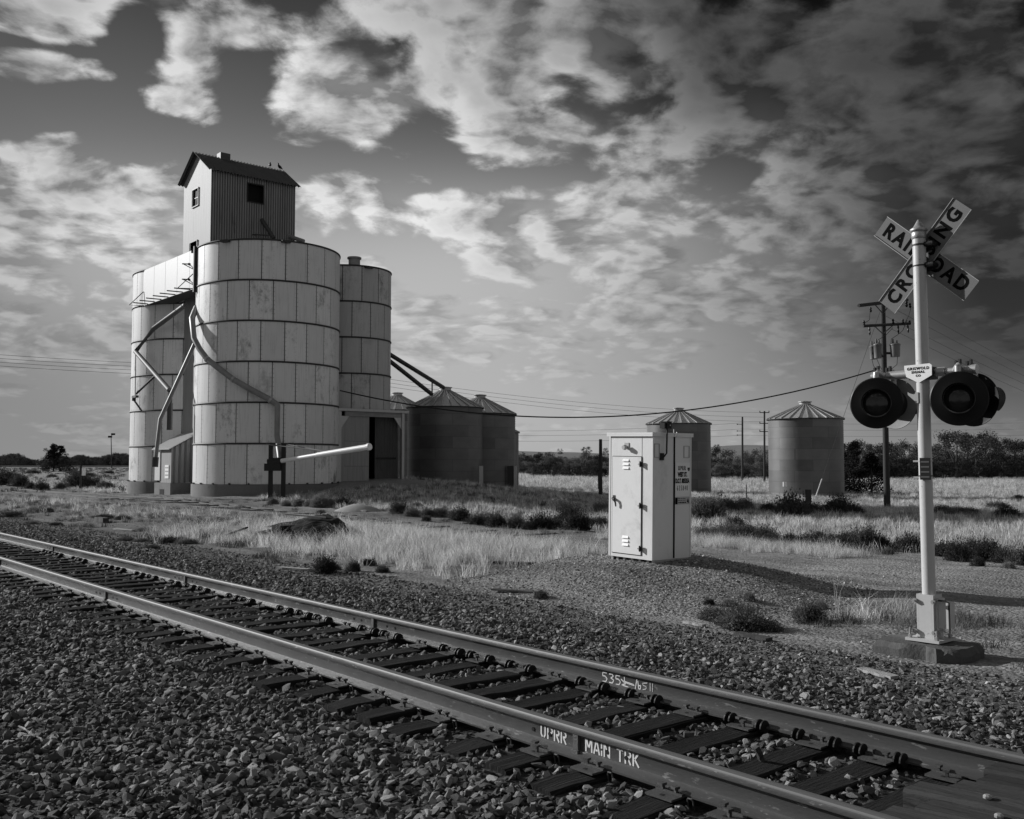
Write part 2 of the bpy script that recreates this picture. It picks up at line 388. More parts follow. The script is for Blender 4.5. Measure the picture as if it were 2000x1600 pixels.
def text_mesh(txt, size, weight=0.0, sx=1.0, spacing=1.0, align='CENTER', line=1.0):
    cu = bpy.data.curves.new('lettering', 'FONT'); cu.body = txt; cu.size = size; cu.align_x = align; cu.align_y = 'CENTER'
    cu.offset = weight; cu.space_character = spacing; cu.space_line = line; cu.resolution_u = 3; cu.extrude = .0012
    o = bpy.data.objects.new('lettering', cu); COL.objects.link(o)
    dg = bpy.context.evaluated_depsgraph_get(); me = bpy.data.meshes.new_from_object(o.evaluated_get(dg))
    bpy.data.objects.remove(o)
    for v in me.vertices: v.co.x *= sx
    return me
def place_text(name, me, m, parent, Mx, label=None):
    me = me.copy(); me.transform(Mx); me.materials.clear(); me.materials.append(m)
    return link(name, me, parent, label)
# face frames inside a (u, b, z) aligned thing: lettering x -> u, y -> z, facing -b ; or x -> b, y -> z, facing +u
def frame_front(x, y, z): return Matrix(((1, 0, 0, x), (0, 0, -1, y), (0, 1, 0, z), (0, 0, 0, 1)))
def frame_side(x, y, z): return Matrix(((0, 0, 1, x), (1, 0, 0, y), (0, 1, 0, z), (0, 0, 0, 1)))

# ------------------------------------------------------------------ terrain
def sst(x, a, b): t = np.clip((x - a) / (b - a), 0, 1); return t * t * (3 - 2 * t)
CAB = UB(G(1273, 1100, .40))                     # near corner of the signal cabinet
CAB_C = (CAB[0] - .5, CAB[1] + .5)
MOUND_H = .42
def terrain(x, y):
    x = np.asarray(x, float); y = np.asarray(y, float)
    u = x * UX + y * UY; b = x * BX + y * BY
    z = np.zeros_like(x)
    # track bed
    bed = np.interp(b, [-2, 1.2, 3.4, 3.9, 6.9, 7.4, 9.0], [.0, .03, .13, .155, .155, .12, 0])
    z = z + bed
    # gravel mound under the cabinet
    d = np.hypot((u - CAB_C[0]) / 1.12, b - CAB_C[1]); z = z + MOUND_H * (1 - sst(d, .75, 3.3))
    # siding bed dips, lane by the siding
    # land falls away to the right and far
    w = sst(x / np.maximum(y, 5), -.14, .20)
    z = z + w * np.interp(y, [0, 18, 40, 57, 80, 150, 230, 400, 3000], [0, 0, -.28, -.52, -.52, -.93, -1.5, -1.9, -1.9])
    # driveway embankment by the elevator
    cx, cy = -8.5, 62.5; dd = np.hypot((x - cx) / 1.15, y - cy); z = z + 1.05 * np.exp(-dd ** 2 / (2 * 6.6 ** 2))
    # gentle unevenness
    fade = sst(b, 8.5, 12) * (1 - .8 * sst(y, 100, 300))
    z = z + fade * (.06 * np.sin(x * .33 + 1.3) * np.cos(y * .27 - .4) + .035 * np.sin(x * .91 + y * .63) + .02 * np.sin(x * 2.3 - y * 1.7))
    return z
def gz(x, y): return float(terrain(np.array([x]), np.array([y]))[0])
def GT(px, py):
    """point of the ground under a photo pixel"""
    z = 0.
    for _ in range(30):
        p = G(px, py, z); z = z * .4 + gz(p.x, p.y) * .6
    return Vector((p.x, p.y, gz(p.x, p.y)))

def axis_pts(lo, hi, near, step, grow):
    out = [0.]; s = step
    while out[-1] < hi: out.append(out[-1] + s); s = s * (grow if out[-1] > near else 1.)
    neg = [0.]; s = step
    while neg[-1] > lo: neg.append(neg[-1] - s); s = s * (grow if neg[-1] < -near else 1.)
    return np.array(sorted(set(neg + out)))
xs = axis_pts(-3500, 3500, 12, .22, 1.035); ys = axis_pts(-40, 3500, 34, .22, 1.035)
XX, YY = np.meshgrid(xs, ys); ZZ = terrain(XX, YY)
VN = np.stack([XX.ravel(), YY.ravel(), ZZ.ravel()], 1)
nx_, ny_ = len(xs), len(ys)
idx = np.arange(nx_ * ny_).reshape(ny_, nx_)
FQ = np.stack([idx[:-1, :-1].ravel(), idx[:-1, 1:].ravel(), idx[1:, 1:].ravel(), idx[1:, :-1].ravel()], 1)

def vnoise(x, y, s, seed=0.):
    return np.array([mnoise.noise((a * s + seed, b * s - seed, seed)) for a, b in zip(x, y)])
UU = VN[:, 0] * UX + VN[:, 1] * UY; BB = VN[:, 0] * BX + VN[:, 1] * BY
NO1 = vnoise(VN[:, 0], VN[:, 1], .22, 3.1); NO2 = vnoise(VN[:, 0], VN[:, 1], .75, 8.4)
def zones(x, y, n1, n2):
    """how much dry grass, pale gravel and dark ballast the ground carries (0..1 each), laid out along the track"""
    u = x * UX + y * UY; b = x * BX + y * BY
    wob = n1 * 1.8 + n2 * .7
    t = -u                                       # distance to the left along the track
    bal = 1 - sst(b + wob * .5, 7.6, 9.4)
    # grass belt between the two tracks, left of the cabinet
    belt = sst(b + wob, 10.0, 11.6) * (1 - sst(b + wob * .6, 15.4, 16.7)) * sst(t + wob * 1.5, 13.2, 16.5)
    # siding bed and gravel yard
    field = sst(b + wob * .7, 22.2, 23.6)
    left = sst(t, 52, 75) * sst(b, 10, 12)
    rough = sst(t + wob * 2, 17, 24)
    belt = belt * (1 - .65 * rough * (1 - sst(b + wob, 12.5, 14.0)))
    grass = np.clip(np.maximum(belt, field) + left * .35 * (1 - sst(b, 17.0, 17.6) * (1 - sst(b, 20.8, 21.8))), 0, 1)
    near_mast = sst(b + wob, 9.8, 10.6) * (1 - sst(b + wob, 11.8, 12.8)) * (1 - sst(t, 8.5, 10.)) * (.12 + .43 * sst(t, 5.2, 6.0))
    pale = (1 - grass) * sst(b, 8.5, 10.5) * (.55 + .45 * sst(n1, -.2, .5)) * (1 - .8 * rough * (1 - sst(b, 15.5, 17))) * (1 - .9 * left) * (1 - .38 * sst(b, 15.6, 17.) * (1 - sst(b, 21.5, 22.5)) * sst(t, 17, 22))
    return grass, pale, bal, near_mast
gr, pa, ba, nm = zones(VN[:, 0], VN[:, 1], NO1, NO2)
me = bpy.data.meshes.new('ground'); me.from_pydata(VN.tolist(), [], FQ.tolist())
att = me.color_attributes.new('zone', 'FLOAT_COLOR', 'POINT')
att.data.foreach_set('color', np.stack([np.clip(gr + nm * .5, 0, 1), pa, ba, NO1 * .5 + .5], 1).astype(np.float32).ravel())
me.polygons.foreach_set('use_smooth', [True] * len(me.polygons))
def ground_mat():
    m = bpy.data.materials.new('prairie_ground'); m.use_nodes = True; N = NT(m.node_tree); b = N.n['Principled BSDF']
    a = N.new('ShaderNodeAttribute', attribute_name='zone'); sc = N.new('ShaderNodeSeparateColor'); N.l.new(a.outputs['Color'], sc.inputs[0])
    tc = N.new('ShaderNodeTexCoord').outputs['Object']
    n1 = N.noise(tc, .35, 6, .6); n2 = N.noise(tc, 3.2, 5, .65); n3 = N.noise(tc, 26., 4, .7)
    rot = N.new('ShaderNodeMapping'); rot.inputs['Rotation'].default_value = (0, 0, -TH); N.l.new(tc, rot.inputs[0])
    lane = N.noise(N.v('MULTIPLY', rot.outputs[0], (.05, 1.5, 1.)), 1., 5, .6, .3)
    far = N.noise(N.v('MULTIPLY', tc, (.012, .05, 1.)), 1., 6, .65)
    v = N.m('ADD', .13, N.m('MULTIPLY', sc.outputs[1], .13))
    v = N.m('MULTIPLY', v, N.m('ADD', .62, N.m('MULTIPLY', n2, .75)))
    v = N.m('MULTIPLY', v, N.mr(lane, .35, .68, .68, 1.28))
    strawc = N.m('MULTIPLY', .27, N.m('ADD', .55, N.m('ADD', N.m('MULTIPLY', n1, .45), N.m('MULTIPLY', far, .5))))
    k = N.m('MULTIPLY', sc.outputs[0], N.mr(n2, .3, .6, .55, 1.))
    v = N.mixf(k, v, strawc)
    v = N.mixf(sc.outputs[2], v, .045)
    vo = N.new('ShaderNodeTexVoronoi'); vo.inputs['Scale'].default_value = 22.; N.l.new(tc, vo.inputs['Vector'])
    vc = N.new('ShaderNodeSeparateColor'); N.l.new(vo.outputs['Color'], vc.inputs[0])
    v = N.m('MULTIPLY', v, N.m('ADD', .5, N.m('ADD', N.m('MULTIPLY', vc.outputs[0], .6), N.m('MULTIPLY', n3, .45))))
    N.l.new(N.comb(v, v, v), b.inputs['Base Color']); b.inputs['Roughness'].default_value = .95; b.inputs['Specular IOR Level'].default_value = .15
    bm = N.new('ShaderNodeBump'); bm.inputs['Strength'].default_value = .9; bm.inputs['Distance'].default_value = .035
    h = N.m('ADD', N.m('MULTIPLY', N.m('SUBTRACT', 1., vo.outputs['Distance']), .6), N.m('ADD', N.m('MULTIPLY', n3, .5), N.m('MULTIPLY', n2, 1.4)))
    N.l.new(h, bm.inputs['Height']); N.l.new(bm.outputs[0], b.inputs['Normal'])
    return m
me.materials.append(ground_mat())
structure(link('ground', me))['label'] = 'flat prairie ground with gravel lane, dry grass and track bed'

# low hills on the horizon
def hill(name, pts, Y, depth, label):
    v = []; f = []; k = len(pts)
    for i, (px, py) in enumerate(pts):
        top = P(px, py, Y); v += [(top.x, Y - depth, -3.), (top.x, Y - depth * .45, top.z * .62 - .5), (top.x, Y, top.z), (top.x * 1.1, Y + depth * 2, -3.)]
    for i in range(k - 1):
        for j in range(3): f.append((i * 4 + j, i * 4 + j + 4, i * 4 + j + 5, i * 4 + j + 1))
    mb = MB(); mb.v = v; mb.f = f; mb.mi = [0] * len(f)
    o = structure(mb.build(name, M['hill'], smooth=True)); o['label'] = label
hp = []
for i in range(60):
    px = 700 + i * 30; base = 905
    y = 883 + 5 * sin(px * .011 + 1) - 9 * exp(-((px - 1450) / 130.) ** 2) - 3 * exp(-((px - 1130) / 60.) ** 2)
    y += 24 * max(0, (px - 1800) / 700.) + 22 * max(0, (900 - px) / 200.)
    hp.append((px, min(y, 904)))
hill('hill', hp, 820, 260, 'low grassy hills on the horizon behind the grain bins')

# ------------------------------------------------------------------ scatter with geometry nodes
def scatter(name, pts, rot, scl, idx, variants, label, kind='stuff'):
    col = bpy.data.collections.new(name + '_pieces')
    for i, me_ in enumerate(variants):
        o = bpy.data.objects.new('%s_piece_%02d' % (name, i), me_); col.objects.link(o)
    me = bpy.data.meshes.new(name); n = len(pts)
    me.vertices.add(n); me.vertices.foreach_set('co', np.asarray(pts, np.float32).ravel())
    a = me.attributes.new('rot', 'FLOAT_VECTOR', 'POINT'); a.data.foreach_set('vector', np.asarray(rot, np.float32).ravel())
    a = me.attributes.new('scl', 'FLOAT_VECTOR', 'POINT'); a.data.foreach_set('vector', np.asarray(scl, np.float32).ravel())
    a = me.attributes.new('pick', 'INT', 'POINT'); a.data.foreach_set('value', np.asarray(idx, np.int32))
    ng = bpy.data.node_groups.new(name + '_nodes', 'GeometryNodeTree')
    ng.interface.new_socket('Geometry', in_out='INPUT', socket_type='NodeSocketGeometry')
    ng.interface.new_socket('Geometry', in_out='OUTPUT', socket_type='NodeSocketGeometry')
    n_ = ng.nodes; l = ng.links
    gi = n_.new('NodeGroupInput'); go = n_.new('NodeGroupOutput')
    m2p = n_.new('GeometryNodeMeshToPoints'); iop = n_.new('GeometryNodeInstanceOnPoints')
    ci = n_.new('GeometryNodeCollectionInfo'); ci.inputs['Collection'].default_value = col
    ci.inputs['Separate Children'].default_value = True; ci.inputs['Reset Children'].default_value = True
    def att(nm, ty):
        x = n_.new('GeometryNodeInputNamedAttribute'); x.data_type = ty; x.inputs['Name'].default_value = nm
        return [o for o in x.outputs if o.enabled and o.name == 'Attribute'][0]
    e2r = n_.new('FunctionNodeEulerToRotation')
    l.new(gi.outputs[0], m2p.inputs['Mesh']); l.new(m2p.outputs[0], iop.inputs['Points']); l.new(ci.outputs[0], iop.inputs['Instance'])
    iop.inputs['Pick Instance'].default_value = True
    l.new(att('pick', 'INT'), iop.inputs['Instance Index'])
    l.new(att('rot', 'FLOAT_VECTOR'), e2r.inputs[0]); l.new(e2r.outputs[0], iop.inputs['Rotation'])
    l.new(att('scl', 'FLOAT_VECTOR'), iop.inputs['Scale'])
    l.new(iop.outputs[0], go.inputs[0])
    o = bpy.data.objects.new(name, me); COL.objects.link(o)
    md = o.modifiers.new('scatter', 'NODES'); md.node_group = ng
    o['kind'] = kind; o['label'] = label
    return o

def in_view(x, y, margin=.05, ymax=400):
    return (np.abs(x) < (y * (1000 / FPX + margin) + 1.2)) & (y > .5) & (y < ymax)
def sample(n, u0, u1, b0, b1):
    u = rng.uniform(u0, u1, n); b = rng.uniform(b0, b1, n)
    x = UX * u + BX * b; y = UY * u + BY * b
    k = in_view(x, y); return x[k], y[k], u[k], b[k]

# rocks
def rock(seed, flat=.6, npts=15):
    r = random.Random(seed); bm = bmesh.new()
    for i in range(npts):
        v = Vector((r.gauss(0, 1), r.gauss(0, 1), r.gauss(0, 1))).normalized() * r.uniform(.8, 1.05)
        bm.verts.new((v.x * 1.15, v.y * r.uniform(.75, .95), v.z * flat))
    g = bmesh.ops.convex_hull(bm, input=bm.verts)
    bmesh.ops.delete(bm, geom=[e for e in g['geom_interior'] if isinstance(e, bmesh.types.BMVert)], context='VERTS')
    me = bpy.data.meshes.new('rock'); bm.to_mesh(me); bm.free(); return me
def rocks(m, n, flats):
    out = []
    for i in range(n):
        me = rock(100 + i, flats[i % len(flats)], 13 + i % 6); me.materials.append(m); out.append(me)
    return out

TIE_DU = .50; TIES = [-4.76 - .5 * i + .045 * sin(i * 2.1) + .02 * sin(i * 5.3) for i in range(-9, 66)]
def stone_field(name, specs, m, label, flats=(.35, .6, .75, .42)):
    var = rocks(m, 14, flats); P_, R_, S_, I_ = [], [], [], []
    for (n, u0, u1, b0, b1, s0, s1, lift, mask) in specs:
        x, y, u, b = sample(n, u0, u1, b0, b1)
        if mask is not None:
            k = mask(x, y, u, b); x, y, u, b = x[k], y[k], u[k], b[k]
        z = terrain(x, y); n_ = len(x)
        sz = rng.uniform(0, 1, n_) ** 2.3 * (s1 * 1.08 - s0) + s0
        P_.append(np.stack([x, y, z + lift + rng.uniform(-.25, .45, n_) * sz], 1))
        R_.append(np.stack([rng.normal(0, .5, n_), rng.normal(0, .5, n_), rng.uniform(0, 6.28, n_)], 1))
        q = rng.uniform(.75, 1.25, (n_, 3)); S_.append(q * sz[:, None]); I_.append(rng.integers(0, 14, n_))
    return scatter(name, np.concatenate(P_), np.concatenate(R_), np.concatenate(S_), np.concatenate(I_), var, label)
def not_on_tie(x, y, u, b):
    k = np.ones(len(u), bool)
    inb = (b > 3.82) & (b < 6.46)
    T = np.array(TIES); dmin = np.min(np.abs(u[:, None] - T[None, :]), 1)
    k &= ~(inb & (dmin < .125))
    k &= ~((u > -3.0) & (b > 3.3) & (b < 7.2))
    for rb in (4.385, 5.892): k &= ~(np.abs(b - rb) < .1)
    k |= (u < -7.5) & (b < 4.15) & (rng.uniform(0, 1, len(u)) < .45)
    k |= inb & (np.abs(b - 4.385) > .22) & (np.abs(b - 5.892) > .22) & (rng.uniform(0, 1, len(u)) < .04)
    return k
thin_far = lambda x, y, u, b: rng.uniform(0, 1, len(x)) < np.clip(14. / np.maximum(y, 1), .16, 1.)
no_slab = lambda x, y, u, b: thin_far(x, y, u, b) & (np.hypot((u + 5.28), b - 10.5) > .46)
stone_field('ballast_stones', [
    (120000, -34, 1.5, .4, 3.8, .014, .050, .0, lambda x, y, u, b: thin_far(x, y, u, b) & (rng.uniform(0, 1, len(x)) < .45 + .55 * sst(b, 1.2, 2.4))),
    (56000, -40, 0, 3.7, 6.6, .018, .048, .005, lambda x, y, u, b: not_on_tie(x, y, u, b) & thin_far(x, y, u, b)),
    (52000, -44, 1, 6.5, 8.4, .014, .048, .0, thin_far),
    (30000, -44, 2, 8.2, 9.8, .010, .036, .0, no_slab),
], M['stone'], 'grey crushed rock ballast along both sides of the main track')
def mound_mask(x, y, u, b):
    d = np.hypot((u - CAB_C[0]) / 1.12, b - CAB_C[1])
    return (d < 3.4) & ~((np.abs(u - CAB_C[0]) < .48) & (np.abs(b - CAB_C[1]) < .48))
stone_field('gravel', [
    (30000, -15.5, -7.2, 9.2, 16.5, .007, .022, .0, mound_mask),
    (26000, -46, 6, 9.0, 22, .006, .024, .0, lambda x, y, u, b: thin_far(x, y, u, b) & (rng.uniform(0, 1, len(x)) < .8)),
], M['pebble'], 'loose pale gravel on the yard and the mound under the cabinet')

# grass tufts
def tuft(seed, n, h, spread, w, lean=.35):
    r = random.Random(seed); mb = MB()
    for i in range(n):
        a = r.uniform(0, 2 * pi); rr = r.uniform(0, spread); x, y = rr * cos(a), rr * sin(a)
        hh = h * r.uniform(.45, 1.1); la = r.uniform(0, 2 * pi); ll = hh * r.uniform(.05, lean) * 1.6
        t = r.uniform(0, pi); wx, wy = cos(t) * w * .5, sin(t) * w * .5
        dx, dy = cos(la) * ll, sin(la) * ll
        mb.add([(x - wx, y - wy, -.03), (x + wx, y + wy, -.03), (x + dx * .35 + wx * .8, y + dy * .35 + wy * .8, hh * .55), (x + dx * .35 - wx * .8, y + dy * .35 - wy * .8, hh * .55),
                (x + dx, y + dy, hh)], [(0, 1, 2, 3), (3, 2, 4)])
    return mb
def tufts(m, n, cnt, h, spread, w, lean=.35): return [tuft(31 * i + cnt, cnt, h * (.8 + .08 * i), spread, w, lean).mesh('tuft', m) for i in range(n)]
def keep(p): return rng.uniform(0, 1, len(p)) < p
def ptnoise(x, y, s, seed): return vnoise(x, y, s, seed)
def grass_field(name, n, u0, u1, b0, b1, variants, prob, s0, s1, label, ymax=None, clear=True, hstretch=1.):
    x, y, u, b = sample(n, u0, u1, b0, b1)
    if ymax: k = y < ymax; x, y, u, b = x[k], y[k], u[k], b[k]
    n1 = ptnoise(x, y, .22, 3.1); n2 = ptnoise(x, y, .75, 8.4)
    p = prob(x, y, u, b, n1, n2); k = keep(p)
    if clear:
        k &= ~((u > CAB_C[0] - .7) & (u < CAB_C[0] + .7) & (b > CAB_C[1] - .7) & (b < CAB_C[1] + .7))
        k &= np.hypot(u + 5.35, b - 10.5) > .75
        k &= ~((u > -68) & (u < -48) & (b > 21.4) & (b < 35))
    x, y = x[k], y[k]; m = len(x)
    s = rng.uniform(s0, s1, m)
    return scatter(name, np.stack([x, y, terrain(x, y)], 1), np.stack([rng.normal(0, .08, m), rng.normal(0, .08, m), rng.uniform(0, 6.28, m)], 1),
                   np.stack([s, s, s * rng.uniform(.8, 1.2, m) * hstretch], 1), rng.integers(0, len(variants), m), variants, label)
def zn(x, y, n1, n2): return zones(x, y, n1, n2)
TB = tufts(M['straw'], 6, 22, .40, .16, .006, .75)
grass_field('dry_grass', 21000, -60, -8, 9.2, 17.6, TB, lambda x, y, u, b, n1, n2: np.clip(zn(x, y, n1, n2)[0] * (.75 + n2), 0, 1) * (.16 + .84 * sst(-u, 33, 24)) * (1 - .75 * (-u > 30)), .55, 1.1,
            'tall pale dry grass in the belt between the two tracks')
TF = tufts(M['straw'], 5, 26, .27, .26, .010, .5)
grass_field('field_grass', 90000, -110, 45, 21.6, 112, TF, lambda x, y, u, b, n1, n2: np.clip(zn(x, y, n1, n2)[0] * (.6 + .9 * (n1 + .35)), 0, 1) * np.clip(34 / np.maximum(y, 1), .25, 1) * (1 - .9 * (b < 23.0)), .7, 1.3,
            'pale dry prairie grass of the field behind the siding', ymax=125)
grass_field('far_field_grass', 60000, -200, 120, 60, 270, TF, lambda x, y, u, b, n1, n2: (y > 105) * (x > -.12 * y) * np.clip(.55 + n1, 0, 1), 1.6, 2.6,
            'pale grass of the far field in front of the wood', ymax=228)
TW = tufts(M['weed'], 4, 40, .17, .20, .008, .9)
def weedp(x, y, u, b, n1, n2):
    g, pa_, ba_, nm_ = zn(x, y, n1, n2); rough = sst(-u, 16, 23) * (b > 9.3) * (b < 16.5)
    e = sst(n1, .02, .3) * .28 * (g > .2) + rough * .55 * sst(n2, -.3, .2) * sst(n1, -.5, .1) + nm_ * .9 * sst(n2, -.25, .2) + .9 * (b > 9.4) * (b < 10.8) * (-u > 17) * sst(n2, .1, .4)
    e = e + .3 * (b > 16.3) * (b < 22.) * (-u > 20) * sst(n2, .12, .35)
    e = e + .75 * sst(b, 21.5, 22.4) * (1 - sst(b, 23.2, 24.4)) * sst(n2, -.3, .1)
    e = e + .5 * (b > 26) * (b < 40) * sst(-u, 12, 20) * (1 - sst(-u, 50, 56)) * sst(n1, -.25, .05)
    return np.clip(e, 0, 1) * np.clip(26 / np.maximum(y, 1), .25, 1)
grass_field('weeds', 60000, -95, 30, 9.0, 60, TW, weedp, .5, 1.25, 'dark green weeds growing through the gravel and grass', ymax=100)
TD = tufts(M['straw_dim'], 4, 26, .17, .16, .006, 1.0)
grass_field('half_dry_grass', 30000, -85, 8, 9.0, 30, TD, lambda x, y, u, b, n1, n2: np.clip(zn(x, y, n1, n2)[3] * 1.2 * sst(n2, -.3, .3) + (.4 + .4 * (-u > 28)) * (zn(x, y, n1, n2)[0]) + .35 * (b > 16.0) * (b < 22.5) * sst(n2, .0, .35) * (-u > 20), 0, 1) * np.clip(24 / np.maximum(y, 1), .25, 1), .5, 1.1,
            'short half dry grass at the edges of the gravel', ymax=90)
TM = tufts(M['weed'], 3, 30, .30, .45, .03, .8)
grass_field('meadow_weeds', 26000, -520, -70, 16, 330, TM, lambda x, y, u, b, n1, n2: (x < -.2 * y) * np.clip(.30 + n1 * 1.6, 0, 1) * .8, .8, 1.9, 'dark low growth of the far left meadow', ymax=420)
# the left end of the yard, beyond the sand, and the strip right of the cabinet
grass_field('pale_tufts', 1800, -19.5, -12.0, 19.4, 21.6, TB, lambda x, y, u, b, n1, n2: np.clip(.85 - np.abs(b - 20.5) * .6, 0, 1), .45, .8, 'strip of pale grass on the gravel right of the cabinet')

# ------------------------------------------------------------------ main track
track = thing('railway_track', 'straight main railway track of steel rails on dark wooden ties crossing the foreground', 'railway track', W(0, 0, 0), TH)
HB = [4.385, 5.892]; HZ = .40
def rail_profile():
    pts = [(-.076, .0), (.076, .0), (.076, .012), (.03, .026), (.010, .042), (.0085, .055), (.0085, .118), (.014, .134), (.036, .142), (.037, .172), (.030, .183), (.015, .187),
           (-.015, .187), (-.030, .183), (-.037, .172), (-.036, .142), (-.014, .134), (-.0085, .118), (-.0085, .055), (-.010, .042), (-.03, .026), (-.076, .012)]
    return pts
def make_rail(b0):
    mb = MB(); pts = rail_profile(); n = len(pts); us = [2.5] + [-.0 - i * 2. for i in range(0, 61)]
    vs = [(u, b0 + x, HZ - .187 + z) for u in us for x, z in pts]
    for k in range(len(us) - 1):
        for i in range(n):
            j = (i + 1) % n; zz = (pts[i][1] + pts[j][1]) / 2
            mb.f.append((k * n + j, k * n + i, (k + 1) * n + i, (k + 1) * n + j)); mb.mi.append(1 if (zz > .176) else 0)
    mb.v = vs; return mb
rails = []
for i, b0 in enumerate(HB):
    r = make_rail(b0).build('rail', [M['rail'], M['railtop']], track, label=['nearer rail with stencilled white lettering on its web', 'farther rail with scribbled white numbers on its web'][i])
    smooth_by_angle(r, 35); rails.append(r)
def web_z(): return HZ - .187 + .083
def joint(b0, u):
    mb = MB(); mb.box(u - .022, u + .022, b0 - .030, b0 - .0095, HZ - .187 + .02, HZ - .187 + .143)
    mb.box(u - .030, u + .030, b0 - .042, b0 - .0095, HZ - .187 + .02, HZ - .187 + .045)
    mb.build('rail_joint', M['joint'], rails[HB.index(b0)])
    for du in (-.42, -.26, .26, .42):
        h = MB(); h.lathe([(.0, 0), (.014, 0), (.014, .004), (0, .004)], 10, M_=frame_front(u + du, b0 - .0092, web_z()))
        h.build('bolt_hole', M['dark'], rails[HB.index(b0)])
for b0, us in ((HB[0], (-4.51, -13.51, -19.2)), (HB[1], (-9.28, -14.57, -21.5))):
    for u in us: joint(b0, u)
# stencil lettering as thick strokes
def strokes(lines, w, M_, th=.0015):
    mb = MB()
    for (x0, y0, x1, y1) in lines:
        d = Vector((x1 - x0, y1 - y0)); L = d.length; d /= max(L, 1e-6); nn = Vector((-d.y, d.x)) * w / 2
        mb.prism([(x0 - nn.x, y0 - nn.y), (x1 - nn.x, y1 - nn.y), (x1 + nn.x, y1 + nn.y), (x0 + nn.x, y0 + nn.y)], 0, th, M_)
    return mb
GL = {
 'U': [(.10, 1, .10, .24), (.10, .26, .26, .05), (.60, 1, .60, .24), (.60, .26, .44, .05)],
 'P': [(.08, 0, .08, 1), (.24, .97, .48, .95), (.5, .93, .64, .78), (.64, .78, .64, .62), (.62, .6, .26, .46)],
 'R': [(.08, 0, .08, 1), (.24, .97, .48, .95), (.5, .93, .64, .78), (.64, .78, .6, .56), (.58, .55, .26, .5), (.34, .46, .64, .0)],
 'M': [(.07, 0, .07, 1), (.16, .95, .38, .35), (.46, .35, .68, .95), (.78, 0, .78, 1)],
 'A': [(.04, 0, .32, 1), (.42, 1, .7, 0), (.26, .3, .48, .3)],
 'I': [(.12, 0, .12, .4), (.12, .56, .12, 1)],
 'N': [(.07, 0, .07, 1), (.16, .95, .58, .06), (.68, 0, .68, 1)],
 'T': [(0, .92, .30, .92), (.40, .92, .7, .92), (.35, 0, .35, .84)],
 'K': [(.08, 0, .08, 1), (.62, 1, .24, .54), (.26, .48, .66, 0)],
 ' ': [] }
AD = {'U': .86, 'P': .82, 'R': .84, 'M': 1.0, 'A': .84, 'I': .36, 'N': .9, 'T': .84, 'K': .8, ' ': .5}
def stencil(txt, u0, u1, z0, z1, b, m, w=.16):
    tot = sum(AD[c] for c in txt); sx = (u1 - u0) / tot; H_ = z1 - z0; x = u0; L = []
    for c in txt:
        for (a, b_, c_, d) in GL[c]: L.append((x + a * sx, b_ * H_, x + c_ * sx, d * H_))
        x += AD[c] * sx
    return strokes(L, w * sx, frame_front(0, b, z0))
zb = HZ - .187
stencil('UPRR', -4.86, -4.60, zb + .048, zb + .128, HB[0] - .0092, M['stencil']).build('stencil_lettering', M['stencil'], rails[0], label='white stencilled letters UPRR')
stencil('MAIN', -4.44, -4.215, zb + .048, zb + .128, HB[0] - .0092, M['stencil']).build('stencil_lettering', M['stencil'], rails[0], label='white stencilled word MAIN')
stencil('TRK', -4.17, -3.98, zb + .048, zb + .128, HB[0] - .0092, M['stencil']).build('stencil_lettering', M['stencil'], rails[0], label='white stencilled letters TRK')
def scribble():
    L = []; s = .075
    def pl(pts, x, sc=1.):
        for a, b in zip(pts[:-1], pts[1:]): L.append((x + a[0] * s * sc, a[1] * s, x + b[0] * s * sc, b[1] * s))
    five = [(.75, 1), (.15, .98), (.1, .6), (.5, .62), (.8, .38), (.6, .05), (.1, .0)]
    three = [(.1, .95), (.55, 1), (.75, .8), (.35, .56), (.8, .4), (.6, .05), (.1, .05)]
    pl(five, 0); pl(three, .075); pl(five, .15); pl([(.2, .7), (.9, .3), (.3, .1), (1.3, .0)], .20)
    pl([(.0, .55), (1.6, .40)], .235); pl([(.1, .45), (1.7, .33)], .235); pl([(.1, 1), (.15, .5)], .245); pl([(.8, 1.05), (.55, .0)], .33)
    pl([(.2, .9), (.3, .1), (.55, .1), (.6, .5), (.3, .4)], .385)
    return strokes(L, .0085, frame_front(-5.77, HB[1] - .0092, zb + .042))
scribble().build('scribbled_numbers', M['stencil'], rails[1], label='white scribbled numbers 535 struck through')
L5 = [(.05, .06, .0, .05), (.0, .05, .005, .035), (.005, .035, .04, .03), (.04, .03, .035, .01), (.035, .01, .0, .0), (.08, .065, .08, .0), (.105, .065, .105, .0)]
strokes(L5, .007, frame_front(-5.32, HB[1] - .0092, zb + .05)).build('scribbled_numbers', M['chalk'], rails[1], label='faint white scribble reading 511')

def tie_mesh(seed):
    r = random.Random(seed); mb = MB(); L = 2.62; w = .225; h = .17; nseg = 14
    vs = []
    for i in range(nseg + 1):
        y = -L / 2 + L * i / nseg; e = (i in (0, nseg))
        jx = r.uniform(-.006, .006); hh = r.uniform(-.006, .004) - (.012 if e else 0)
        c = .012 + (.012 if e else 0)
        vs += [(-w / 2 + jx, y, -h), (w / 2 + jx, y, -h), (w / 2 + jx + r.uniform(-.004, .004), y, hh - c), (w / 2 - c + jx, y, hh + r.uniform(-.003, .002)),
               (jx + r.uniform(-.02, .02), y, hh + r.uniform(-.006, .001)), (-w / 2 + c + jx, y, hh), (-w / 2 + jx, y, hh - c)]
    fs = [(i * 7 + j, i * 7 + (j + 1) % 7, (i + 1) * 7 + (j + 1) % 7, (i + 1) * 7 + j) for i in range(nseg) for j in range(7)]
    fs += [tuple(range(6, -1, -1)), tuple(nseg * 7 + j for j in range(7))]
    mb.add(vs, fs); return mb.mesh('wooden_tie', M['tie'])
TIE_M = [tie_mesh(i) for i in range(7)]
BC = (HB[0] + HB[1]) / 2
